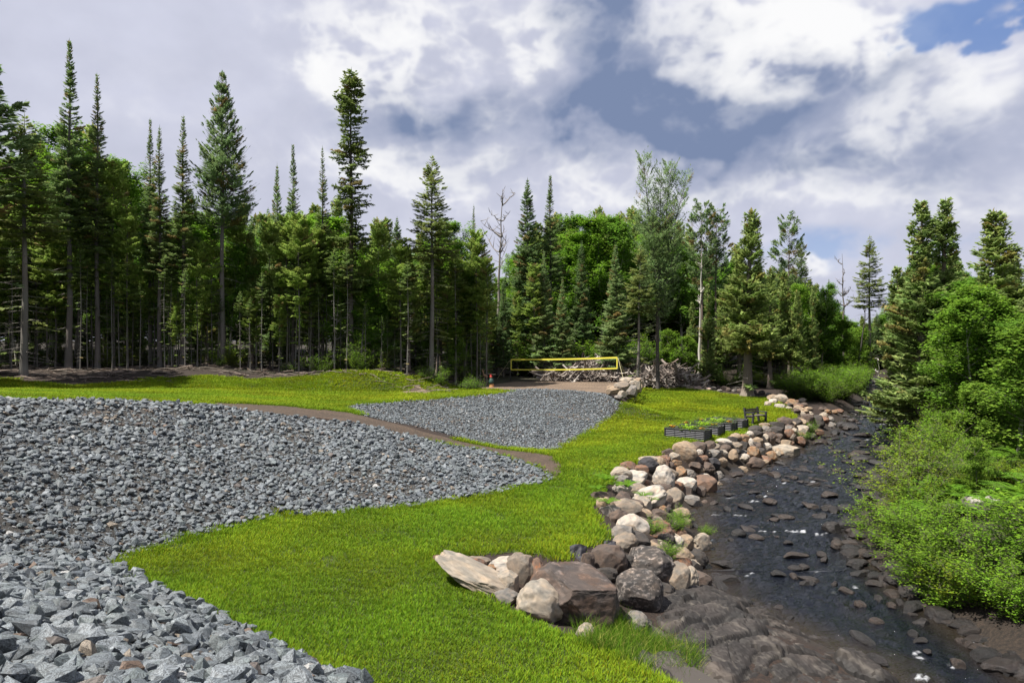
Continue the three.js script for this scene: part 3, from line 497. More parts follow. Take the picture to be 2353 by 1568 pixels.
const TONES = { tan: [0.240, 0.180, 0.124], white: [0.35, 0.31, 0.265], pale: [0.272, 0.232, 0.184], grey: [0.160, 0.144, 0.128], greytan: [0.176, 0.144, 0.112], brown: [0.080, 0.058, 0.046], dark: [0.040, 0.034, 0.030], black: [0.036, 0.034, 0.038], rust: [0.128, 0.080, 0.056], orange: [0.185, 0.128, 0.08], pink: [0.320, 0.240, 0.208] };
const rockBump = soilBump.clone(); rockBump.repeat.set(1.3, 1.3);
const rockMats = Object.fromEntries(Object.entries(TONES).map(([k, c]) => [k, mat({ color: rgb(...c), vertexColors: true, bumpMap: rockBump, bumpScale: 0.01, roughness: 0.82 })]));
const rr = rng(4242);
function placeRock(o, px, py, w, h, depth, tilt = 0, turn) {        // stands a rock where it was measured: middle, width and height in the picture, resting on the ground there
  const d = depth ?? -sight(px, py + h * 0.28).z, a = w / F * d / 2, b = h / F * d / 2;
  o.position.set(X(px, d), Y(py, d), -d); o.scale.set(a * 1.12, b * 1.15, Math.min(Math.max(a, b) * 0.95, a * 0.5 + b * 0.75)); o.rotation.set(0, turn ?? ((rr() < 0.5 ? 0 : Math.PI) + (rr() - 0.5) * 0.7), tilt);
  return o;
}
const shapeFor = (c) => (c === 'rust' || c === 'orange' ? rusty[Math.floor(rr() * 2)] : rr() < 0.5 ? blocky[Math.floor(rr() * 4)] : rounded[Math.floor(rr() * 6)]);
const bank = thing('boulder_bank', 'long bank of piled tan, brown and white boulders between the lawn and the stream', 'boulder bank');
function lay(list, toX, toY, k) { for (const [x, y, w, h, c, tilt, d] of list) placeRock(addMesh('boulder', shapeFor(c), rockMats[c], bank), toX + x * k, toY + y * k, w * k, h * k, d, tilt); }
lay([[820, 440, 200, 130, 'rust'], [1090, 430, 260, 190, 'black'], [1230, 400, 190, 170, 'tan'], [1090, 360, 260, 120, 'pale'], [1310, 325, 130, 70, 'brown'], [1440, 330, 170, 180, 'pale'], [1470, 390, 130, 100, 'orange'], [1380, 440, 150, 120, 'brown'], [1780, 260, 110, 100, 'white'], [1960, 270, 200, 110, 'grey'], [2090, 280, 80, 70, 'orange'], [1750, 380, 170, 140, 'brown'], [1920, 170, 150, 140, 'brown'], [2070, 110, 130, 80, 'white'], [1970, 410, 170, 160, 'black'], [2080, 380, 150, 130, 'tan'], [1780, 490, 130, 90, 'tan'], [1530, 530, 160, 170, 'orange'], [1640, 560, 170, 160, 'grey'], [1880, 480, 200, 160, 'brown'], [1840, 570, 150, 70, 'white'], [2050, 580, 120, 130, 'grey'], [2110, 640, 170, 90, 'black'], [2050, 710, 100, 110, 'tan'], [1600, 680, 280, 170, 'white'], [1590, 770, 220, 130, 'brown'], [1800, 790, 140, 160, 'brown'], [730, 560, 270, 210, 'pale'], [850, 680, 140, 120, 'black'], [740, 750, 240, 150, 'white'], [1450, 900, 260, 300, 'greytan'], [1690, 910, 250, 170, 'grey'], [1850, 940, 110, 100, 'brown'], [790, 1000, 400, 220, 'greytan'], [1000, 1080, 250, 150, 'tan'], [700, 1140, 260, 210, 'brown'], [1260, 1020, 160, 120, 'orange'], [1250, 1110, 320, 180, 'brown'], [1530, 1080, 280, 160, 'tan'], [1600, 1200, 170, 130, 'tan'], [1490, 1190, 100, 110, 'white'], [1230, 1240, 290, 160, 'dark'], [1240, 1340, 330, 140, 'rust'], [1330, 1460, 260, 210, 'dark'], [1490, 1480, 150, 200, 'white'], [1600, 1460, 210, 190, 'tan'], [1150, 1540, 300, 150, 'brown'], [450, 850, 260, 130, 'brown'], [1420, 1300, 160, 120, 'brown'], [950, 760, 260, 150, 'greytan'], [1330, 760, 200, 160, 'brown'], [1180, 1180, 200, 140, 'greytan']], 1302, 996, 0.171);
lay([[320, 440, 200, 290, 'brown'], [610, 640, 330, 210, 'dark'], [1720, 720, 400, 480, 'greytan'], [1950, 720, 220, 340, 'pale'], [1820, 380, 320, 270, 'tan'], [1380, 220, 380, 220, 'brown'], [1480, 870, 360, 190, 'dark'], [1060, 1400, 460, 320, 'grey'], [2060, 430, 300, 300, 'dark'], [2020, 560, 260, 260, 'dark'], [1420, 640, 360, 330, 'brown'], [950, 470, 260, 260, 'dark']], 1302, 1225.6, 0.1465);
lay([[45, 245, 110, 60, 'rust'], [210, 255, 210, 90, 'tan'], [360, 330, 300, 150, 'rust'], [430, 290, 270, 110, 'greytan'], [610, 370, 140, 130, 'orange'], [880, 375, 270, 330, 'greytan'], [750, 510, 230, 270, 'pale'], [740, 640, 220, 140, 'grey'], [1040, 420, 160, 300, 'rust'], [1530, 1000, 200, 180, 'pale'], [560, 410, 150, 90, 'brown']], 996, 1225.6, 0.2279);
lay([[1190, 830, 170, 100, 'tan'], [1060, 890, 190, 90, 'white'], [1170, 880, 140, 120, 'dark'], [1300, 845, 120, 110, 'orange'], [1360, 800, 120, 90, 'white'], [1450, 800, 140, 120, 'dark'], [1380, 905, 80, 120, 'white'], [1200, 945, 160, 120, 'greytan'], [1300, 925, 130, 100, 'dark'], [1470, 880, 140, 110, 'tan'], [1440, 930, 100, 90, 'dark'], [1550, 850, 100, 110, 'pale'], [1600, 850, 130, 160, 'brown'], [1430, 740, 190, 100, 'dark'], [1540, 690, 120, 70, 'tan'], [1690, 690, 200, 90, 'dark'], [1680, 760, 200, 130, 'dark'], [1560, 745, 120, 100, 'grey'], [1840, 730, 130, 90, 'brown'], [1830, 800, 130, 140, 'rust'], [1960, 670, 190, 110, 'tan'], [1980, 745, 160, 110, 'pale'], [2060, 610, 150, 120, 'brown'], [2170, 650, 140, 160, 'dark'], [1970, 810, 140, 80, 'rust'], [1780, 890, 190, 70, 'tan'], [1960, 880, 120, 110, 'rust'], [1570, 940, 130, 80, 'white'], [1400, 1010, 150, 140, 'orange'], [1290, 1005, 90, 60, 'grey'], [1500, 1010, 90, 110, 'dark'], [1170, 1040, 130, 140, 'tan'], [1290, 1060, 160, 80, 'white'], [1620, 1060, 130, 140, 'orange'], [1420, 1140, 200, 140, 'brown'], [1540, 1130, 100, 80, 'tan'], [1290, 1220, 110, 100, 'tan'], [940, 950, 180, 100, 'greytan'], [1050, 1020, 120, 90, 'pale'], [1700, 830, 120, 90, 'brown'], [2230, 590, 120, 110, 'pale'], [2080, 780, 120, 90, 'brown'], [2160, 770, 130, 80, 'rust'], [1080, 960, 150, 90, 'brown']], 1455, 842.6, 0.1954);
lay([[1650, 375, 150, 90, 'tan'], [1740, 385, 150, 120, 'pale'], [1640, 410, 100, 70, 'white'], [1870, 345, 130, 70, 'white'], [1850, 425, 150, 90, 'orange'], [1730, 465, 130, 60, 'white'], [1990, 400, 90, 60, 'pale'], [1830, 490, 90, 45, 'pale'], [1900, 515, 130, 50, 'brown'], [1980, 520, 150, 65, 'tan'], [2040, 548, 150, 55, 'pale'], [2000, 450, 110, 60, 'brown'], [1930, 460, 110, 70, 'brown'], [1800, 350, 100, 60, 'grey'], [2050, 490, 100, 40, 'tan'], [2290, 525, 80, 55, 'orange'], [2360, 530, 80, 50, 'orange'], [1580, 440, 80, 70, 'pale'], [2420, 520, 90, 50, 'rust'], [1780, 320, 90, 50, 'brown']], 1455, 842.6, 0.1954);
// smaller stones that fill the bank behind and between
{
  for (let k = 0; k < 92; k++) {
    const d = 19 + 40 * Math.pow(rr(), 1.2), wall = chain(WALL.slice(0, 11).map(([px, q]) => [q, X(px, q)])), t = 0.06 + rr() * 0.9, x = lerp(wall(d), leftAt(d), t), z = -d, s = 0.16 + rr() * 0.2, c = ['tan', 'brown', 'dark', 'grey', 'rust', 'brown', 'pale', 'greytan'][Math.floor(rr() * 8)];
    const o = addMesh('boulder', shapeFor(c), rockMats[c], bank); o.position.set(x, ground(x, z) + s * 0.35, z); o.scale.set(s * (1 + rr() * 0.5), s, s * (1 + rr() * 0.4)); o.rotation.set(0, rr() * 6.28, (rr() - 0.5) * 0.5);
  }
}
// boulders that anyone could point out, each a thing of its own
function boulder(shape, tone, label, at, tilt = 0, depth, turn) { const o = addMesh('boulder', shape, rockMats[tone]); tag(o, label, 'boulder'); return placeRock(o, ...at, depth, tilt, turn); }
{
  const big = boulderShape(777, 34, { planes: [[-0.05, 1, 0.25, 0.6], [0.1, 0.15, 1, 0.66], [0.8, 0.1, 0.62, 0.68], [-1, 0.2, 0.3, 0.75], [0.55, 0.9, 0.1, 0.72], [-0.5, -0.4, 0.8, 0.72]], cuts: 5, sharp: 1, lump: 0.2, rough: 0.05, rust: 0.55, vein: 0.6, speckle: 0.12 });
  const m = boulder(big, 'brown', 'largest boulder, reddish brown with rusty and white stains, at the near end of the lawn', [1336, 1376, 226, 158], -0.22, undefined, 0.35); m.material = mat({ color: rgb(0.06, 0.0465, 0.04), vertexColors: true, bumpMap: rockBump, bumpScale: 0.01, roughness: 0.75 });
  boulder(speckled[0], 'dark', 'black boulder with white veins just right of the largest reddish boulder', [1467, 1358, 100, 96], -0.5, undefined, 0.3);
  boulder(speckled[1], 'dark', 'dark boulder splashed white on top with one orange spot, above the veined black one', [1490, 1297, 106, 74], -0.1, undefined, 0);
  boulder(rounded[1], 'brown', 'round smooth brown boulder resting at the lawn corner behind the largest boulder', [1398, 1284, 76, 62], -0.2);
  boulder(rounded[4], 'white', 'bright white rounded boulder in the middle of the near bank', [1526, 1104, 50, 58], 0.1);
  boulder(rounded[2], 'white', 'long smooth cream boulder lying below the bright white one, right of the ferns', [1492, 1143, 76, 46], -0.35);
  boulder(rounded[0], 'white', 'domed cream boulder at the lawn rim with a small black stone against it', [1455, 1103, 66, 38], -0.25);
  boulder(rounded[3], 'tan', 'tall tan boulder standing highest on the bank in front of the garden beds', [1574, 1040, 54, 48], -0.3);
  boulder(blocky[1], 'greytan', 'wedge of grey stone with an undercut dark face beside the black fabric', [1434, 1246, 64, 42], -0.15);
  boulder(rounded[5], 'white', 'large white-flecked boulder leaning on the wedge-shaped grey stone', [1453, 1216, 68, 64], -0.6);
  boulder(rounded[0], 'tan', 'yellow-tan boulder beside the ferns at the lawn rim', [1389, 1163, 42, 36], -0.3);
  boulder(blocky[2], 'rust', 'rust-topped dark brown boulder standing in the stream edge below the white one', [1618, 1114, 56, 42], 0.1);
  boulder(blocky[0], 'pale', 'broad flat pale grey boulder at the water below the bench', [1803, 1038, 68, 34], 0);
  boulder(rounded[3], 'pale', 'upright pale boulder at the stream edge above the bedrock', [1612, 1249, 44, 44], -0.4);
  boulder(rounded[2], 'pale', 'rounded pale tan boulder in the grass left of the largest boulder', [1241, 1390, 106, 88], -0.5);
  boulder(rounded[4], 'white', 'white-faced boulder in the short row at the near lawn, left of the largest boulder', [1163, 1303, 78, 40], 0.1);
  boulder(boulderShape(99, 20, { cuts: 8, sharp: 0.95, lump: 0.5, rough: 0.09 }), 'pale', 'long flat pale ledge of layered rock at the near end of the boulder row', [1098, 1325, 196, 46], -0.46, 15.3, 0.1);
  // stones along the volleyball court and behind the lawn
  const wallC = thing('court_wall', 'short wall of grey and tan boulders holding the corner of the volleyball court', 'rock wall');
  for (const [x, y, w, h, c, d] of [[780, 690, 190, 130, 'tan', 50.5], [930, 620, 240, 140, 'greytan', 52.5], [1000, 510, 200, 90, 'pale', 57], [1190, 525, 110, 100, 'tan', 60], [1260, 570, 80, 110, 'greytan', 61], [1150, 600, 180, 150, 'pale', 56.5], [1085, 700, 160, 180, 'grey', 53.5], [945, 745, 150, 110, 'pale', 51], [1215, 650, 110, 130, 'tan', 58], [870, 790, 130, 60, 'grey', 50], [740, 630, 120, 60, 'tan', 52], [1110, 500, 120, 60, 'pale', 61], [1050, 590, 140, 90, 'greytan', 54.5]]) placeRock(addMesh('boulder', blocky[Math.floor(rr() * 4)], rockMats[c], wallC), 1302 + x * 0.1368, 804 + y * 0.1368, w * 0.16, h * 0.16, d);
  const rowB = thing('stone_row', 'low row of rounded grey field stones along the back edge of the lawn', 'stone row');
  for (const [x, y, w, h, c] of [[605, 235, 60, 45, 'grey'], [660, 212, 65, 42, 'grey'], [722, 220, 75, 48, 'pale'], [670, 250, 90, 45, 'greytan'], [760, 255, 95, 52, 'pink'], [820, 245, 55, 50, 'grey'], [815, 270, 50, 30, 'pale'], [850, 255, 50, 50, 'greytan'], [890, 238, 60, 40, 'grey'], [885, 265, 60, 40, 'pink'], [940, 255, 65, 48, 'grey'], [1000, 250, 60, 50, 'brown'], [1065, 255, 80, 55, 'brown'], [1015, 280, 60, 34, 'grey'], [1120, 272, 60, 50, 'brown'], [1190, 280, 60, 45, 'grey'], [1250, 280, 70, 50, 'brown'], [1300, 300, 60, 40, 'dark'], [1420, 295, 60, 45, 'dark'], [1510, 305, 70, 55, 'dark'], [1590, 325, 70, 45, 'grey'], [1470, 320, 50, 30, 'dark'], [1370, 310, 60, 40, 'dark']]) placeRock(addMesh('stone', rounded[Math.floor(rr() * 6)], rockMats[c], rowB), 1455 + x * 0.1954, 842.6 + y * 0.1954, w * 0.1954, h * 0.1954);
}
// rocks in and beside the water
const wetMats = [[0.014, 0.0115, 0.011], [0.02, 0.0155, 0.014], [0.011, 0.01, 0.01], [0.03, 0.022, 0.018]].map((c) => mat({ color: rgb(...c), vertexColors: true, bumpMap: rockBump, bumpScale: 0.01, roughness: 0.5 }));
{
  const bedG = thing('stream_rocks', 'dark wet rocks scattered through the shallow stream', 'stream rocks');
  const lowRock = [1, 2, 3, 4].map((s) => boulderShape(s * 61 + 2, 10, { cuts: 10, sharp: 1, lump: 0.4, rough: 0.09 }));
  const wet = (x, z, sx, sy, sz, y, t) => { const o = addMesh('rock', lowRock[Math.floor(rr() * 4)], wetMats[Math.floor(rr() * 4)], bedG); o.position.set(x, y, z); o.scale.set(sx, sy, sz); o.rotation.set(0, rr() * 6.28, (rr() - 0.5) * 0.3); };
  for (const [x, y, w, h] of [[995, 280, 120, 60], [990, 375, 120, 55], [870, 365, 110, 40], [1010, 495, 130, 110], [1110, 470, 80, 50], [1150, 505, 90, 40], [1190, 550, 170, 70], [1150, 650, 160, 70], [1040, 615, 110, 80], [940, 690, 80, 50], [960, 725, 60, 45], [650, 820, 110, 45], [820, 770, 90, 60], [750, 840, 80, 40], [830, 890, 80, 40], [1190, 820, 110, 50], [1305, 830, 120, 60], [1300, 890, 120, 45], [430, 1010, 90, 55], [1200, 1030, 100, 50], [1320, 990, 90, 40], [1410, 1035, 90, 60], [1470, 1015, 90, 50], [1740, 1070, 220, 130], [1620, 1140, 120, 80], [1840, 1160, 110, 60], [1950, 1200, 180, 90], [1310, 1145, 100, 50], [1880, 1280, 80, 60], [1940, 1300, 80, 70], [2010, 1345, 90, 50], [2140, 1380, 80, 60], [2180, 1500, 90, 50], [935, 100, 60, 40], [1080, 135, 60, 30], [590, 330, 120, 50], [380, 540, 100, 70], [500, 580, 110, 30], [940, 430, 120, 40], [290, 850, 60, 40], [1030, 900, 50, 25], [1560, 1240, 90, 30], [1860, 1430, 110, 50], [1100, 940, 120, 35], [2240, 1370, 120, 80], [2200, 1290, 80, 50], [700, 440, 110, 40], [620, 460, 90, 30], [180, 900, 130, 90], [230, 960, 120, 70], [1560, 980, 100, 80], [90, 500, 60, 50], [1180, 760, 90, 60]]) {
    const px = 1568 + x * 0.3404, py = 1034 + y * 0.3404, p = onWater(px, py + h * 0.17), d = -p.z, a = w * 0.3404 / F * d / 2, b = h * 0.3404 / F * d / 2;
    wet(p.x, p.z, a, Math.max(b, 0.12), a * 0.8, p.y + b * 0.25);
  }
  for (let k = 0; k < 500; k++) {                          // the far bars and the bouldery margins
    const d = k < 330 ? 33 + 70 * Math.pow(rr(), 1.4) : 14 + 26 * rr(), l = leftAt(d), w = rightAt(d) - l, t = k < 330 ? (rr() < 0.55 ? Math.pow(rr(), 1.4) * 0.6 : 0.6 + rr() * 0.5) : k < 450 ? 0.86 + rr() * 0.25 : rr(), x = l + w * t, s = (0.1 + (k < 450 ? 0.3 : 0.14) * Math.pow(rr(), 2.2)) * (1 + d * 0.009);
    wet(x, -d, s * (1 + rr() * 0.9), s * (0.35 + rr() * 0.3), s * (0.7 + rr() * 0.4), EYE + waterH(d) + s * 0.12);
  }
}

// ---------------------------------------------------------------- trees: each kind grown once, then cloned
const barkTex = grain(256, (u, v) => { const n = tile(u, v, 14, 4, 2), m = tile(u * 4 % 1, v, 30, 3, 7), k = 0.75 + n * 0.5 + m * 0.6; return [k, k, k]; });
const barkMat = mat({ vertexColors: true, roughness: 0.95 }), needleMat = new THREE.MeshPhysicalMaterial({ color: rgb(2.9, 3.5, 2.9), vertexColors: true, roughness: 1, transmission: 0.42, thickness: 0, specularIntensity: 0.1, side: THREE.DoubleSide, flatShading: true });
const leafMat = new THREE.MeshPhysicalMaterial({ color: rgb(1.6, 1.9, 0.95), vertexColors: true, roughness: 1, transmission: 0.45, thickness: 0, side: THREE.DoubleSide, flatShading: true, specularIntensity: 0.06 });
const vary = (c, r, a = 0.35) => { const k = 1 - a / 2 + r() * a; return [c[0] * k * (0.92 + r() * 0.16), c[1] * k, c[2] * k]; };
function bend(p, dir, len, n, curve) { const out = [p.clone()], d = dir.clone(); for (let k = 0; k < n; k++) { d.addScaledVector(curve, 1 / n).normalize(); out.push(out[k].clone().addScaledVector(d, len / n)); } return out; }

function conifer(seed, o) {
  const r = rng(seed), wood = new MB(), leaf = new MB(), H = o.H, bark = o.bark ?? [0.13, 0.115, 0.1], stems = o.stems ?? [[0, 0, 0, 0, H]];
  for (const [bx, bz, lx, lz, top] of stems) {
    const fork = (y) => (o.fork ? clamp((y / H - o.fork) / (1 - o.fork)) : y / H), axis = (y) => V(bx + lx * fork(y) + Math.sin(y * 0.5 + seed) * (o.crook ?? 0.04), y, bz + lz * fork(y) + Math.cos(y * 0.43 + seed) * (o.crook ?? 0.04)), R0 = o.girth ?? H * 0.0095;
    const rad = (y) => R0 * (Math.pow(1 - y / top, 0.8) * 0.95 + 0.03) * (1 + (o.flare ?? 0.35) * Math.exp(-y * 1.6));
    const ys = [-0.4, 0, 0.25, 0.6, 1.2]; for (let y = 2.4; y < top; y += 1.5) ys.push(y); ys.push(top * 0.998);
    wood.tube(ys.map((y) => axis(Math.max(y, 0)).setY(y)), ys.map((y) => rad(Math.max(0, y))), o.sides ?? 9, ys.map(() => vary(bark, r, 0.35)));
    const base = o.base * H;
    for (let y = base * (o.bareFrom ?? 0.25); y < top - 0.15; y += o.gap * (0.7 + r() * 0.6) * (y > top * 0.85 ? 0.7 : 1)) {
      const t = clamp((y - base) / (top - base)), dead = y < base, n = dead ? (r() < (o.dead ?? 0.6) ? 2 : 0) : o.whorl ?? 6, off = r() * 6.283;
      for (let b = 0; b < n; b++) {
        if (!dead && o.patchy && n3(Math.cos(off + b * 6.283 / n) * 1.3 + seed, y * 0.55, Math.sin(off + b * 6.283 / n) * 1.3) < o.patchy - 0.5) continue;
        const a = off + (b + r() * 0.7) / n * 6.283, prof = dead ? 0.35 + r() * 0.4 : o.profile(t), L = Math.max(0.12, o.R * prof * (0.65 + r() * 0.5)), up = dead ? -0.2 + r() * 0.2 : lerp(o.low ?? -0.15, o.high ?? 0.55, t) + (r() - 0.5) * 0.25;
        const dir = V(Math.cos(a), up, Math.sin(a)).normalize(), pts = bend(axis(y), dir, L, 5, V(0, (o.sweep ?? 0.35) * (dead ? -0.4 : 1), 0).add(V(r() - 0.5, (r() - 0.5) * 0.4, r() - 0.5).multiplyScalar(0.35)));
        const br = Math.min(rad(y) * 0.5, 0.012 + L * 0.009) * (o.thick ?? 1);
        wood.tube(pts, pts.map((_, k) => br * (1 - k / 5.6)), 3, dead ? [0.17, 0.155, 0.14] : bark);
        if (dead && r() < (o.deadBare ?? 0.85)) { for (let k = 0; k < 4; k++) { const p = pts[2 + Math.floor(r() * 3)], q = bend(p, V(r() - 0.5, -0.2 + r() * 0.4, r() - 0.5).normalize().addScaledVector(dir, 0.7).normalize(), L * 0.35, 2, V(0, -0.3, 0)); wood.tube(q, [0.009, 0.007, 0.004], 3, [0.16, 0.145, 0.13]); } continue; }
        const step = (o.step ?? 0.085) * 0.72, N = Math.max(2, Math.round(L / step)), in0 = o.inner ?? 0.12, tone = vary(r() < (o.brown ?? 0.05) ? o.dry ?? [0.09, 0.06, 0.03] : o.color, r, 0.5);
        for (let k = 0; k < N; k++) {
          const s = in0 + (1 - in0) * (k + r()) / N, f = s * 5, i = Math.min(4, Math.floor(f)), p = pts[i].clone().lerp(pts[i + 1], f - i), along = pts[i + 1].clone().sub(pts[i]).normalize(), across = V(-along.z, 0, along.x).normalize();
          const reach = Math.min(L * 0.42, (1 - s) * L * 0.5 + (o.tuft ?? 0.16));
          for (const sd of [-1, 1]) {
            if (o.clump && n3(p.x * 1.7 + seed, p.y * 1.7, p.z * 1.7) < o.clump - 0.5) continue;
            const M = reach > 0.4 ? 2 : 1;
            for (let q = 0; q < M; q++) {
              const d = along.clone().multiplyScalar(0.75).addScaledVector(across, sd * (0.6 + r() * 0.5)).add(V(0, (r() - 0.55) * (o.fluff ?? 0.5), 0)).normalize(), w = d.clone().cross(V((r() - 0.5) * 1.2, 1, (r() - 0.5) * 1.2)).normalize(), start = p.clone().addScaledVector(d, reach * q / M);
              leaf.kite(start, d, w, reach / M * (0.9 + r() * 0.4), (o.spray ?? 0.13) * 0.76 * (0.7 + r() * 0.6), vary(tone, r, 0.5));
            }
          }
          if (o.hang && r() < o.hang) leaf.kite(p, V((r() - 0.5) * 0.7, r() * 0.8 - 0.6, (r() - 0.5) * 0.7).normalize(), V(Math.cos(a + r() * 3), 0, Math.sin(a + r() * 3)), 0.2 + r() * 0.2, 0.12 + r() * 0.08, vary(tone, r, 0.5));
        }
        const tip = pts[5], td = pts[5].clone().sub(pts[4]).normalize(); leaf.kite(tip.addScaledVector(td, -0.1), td, V(-td.z, 0.2, td.x).normalize(), 0.25, o.spray ?? 0.075, vary(tone, r));
      }
    }
    if (o.leader !== 0) leaf.kite(axis(top - 0.3), V(0, 1, 0), V(1, 0, 0), 0.55, 0.05, vary(o.color, r));
  }
  return { H, wood: wood.geo(true), leaf: leaf.geo(), leafMat: needleMat };
}
function broadleaf(seed, o) {
  const r = rng(seed), wood = new MB(), leaf = new MB(), H = o.H, bark = o.bark ?? [0.2, 0.19, 0.17], R0 = o.girth ?? H * 0.009, nodes = [];
  const lean = V((r() - 0.5) * 0.12 + (o.lean ?? 0), 1, (r() - 0.5) * 0.12).normalize(), stem = bend(V(0, -0.2, 0), lean, H * 0.86, 8, V((r() - 0.5) * 0.25, 0.15, (r() - 0.5) * 0.25));
  wood.tube(stem, stem.map((_, k) => R0 * (1 - k / 8.5)), o.sides ?? 8, stem.map(() => vary(bark, r, 0.3)));
  const limbs = o.limbs ?? 16;
  for (let k = 0; k < limbs; k++) {
    const t = lerp(o.base, 0.97, (k + r()) / limbs), f = t * 8, i = Math.min(7, Math.floor(f)), p = stem[i].clone().lerp(stem[i + 1], f - i), a = k * 2.4 + r(), u = clamp((t - o.base) / (1 - o.base)), L = o.R * (o.profile ? o.profile(u) : Math.sqrt(Math.max(0.05, 1 - Math.pow(u * 1.6 - 0.55, 2)))) * (0.75 + r() * 0.45);
    const pts = bend(p, V(Math.cos(a), 0.35 + u * 0.7 + r() * 0.3, Math.sin(a)).normalize(), L, 5, V(0, 0.3, 0).add(V(r() - 0.5, 0, r() - 0.5).multiplyScalar(0.8))), br = R0 * (1 - t) * 0.6 + 0.012;
    wood.tube(pts, pts.map((_, q) => br * (1 - q / 5.5)), 4, bark);
    for (let q = 1; q <= 5; q++) { nodes.push([pts[q], 0.6]); if (q > 1) for (let z = 0; z < 2; z++) { const w = bend(pts[q], V(r() - 0.5, r() * 0.7 - 0.1, r() - 0.5).normalize(), L * 0.34, 3, V(0, 0.1, 0)); wood.tube(w, [br * 0.4, br * 0.28, br * 0.18, 0.004], 3, bark); nodes.push([w[1], 0.5], [w[3], 0.62]); } }
  }
  nodes.push([stem[8], 0.6], [stem[7], 0.6]);
  for (const [p, s] of nodes) {
    if (r() < (o.open ?? 0.15)) continue;
    const tone = vary(o.color, r, 0.5), n = Math.round((o.leaves ?? 26) * (0.6 + r() * 0.8)), R = s * (o.puff ?? 1) * (0.7 + r() * 0.5);
    for (let k = 0; k < n; k++) {
      const u = r() * 2 - 1, a = r() * 6.283, q = Math.sqrt(1 - u * u), m = R * Math.cbrt(0.15 + r() * 0.85), at = p.clone().add(V(q * Math.cos(a) * m, u * m * 0.75, q * Math.sin(a) * m));
      const b = r() * 6.283, d = V(Math.cos(b), -0.5 + r() * 0.7, Math.sin(b)).normalize(), w = d.clone().cross(V(r() - 0.5, 1, r() - 0.5)).normalize(), sz = (o.size ?? 0.17) * (0.6 + r() * 0.7);
      leaf.kite(at, d, w, sz, sz * 0.8, vary(tone, r, 0.4), 0.45);
    }
  }
  return { H, wood: wood.geo(true), leaf: leaf.geo(), leafMat };
}
const cone = (p) => (t) => Math.pow(1 - t, p) * (t < 0.08 ? 0.75 + t * 3 : 1);
const DARK = [0.058, 0.07, 0.03], OLIVE = [0.088, 0.096, 0.034], BRIGHT = [0.105, 0.165, 0.03], MID = [0.085, 0.14, 0.032];
const GREY = [0.115, 0.105, 0.096];
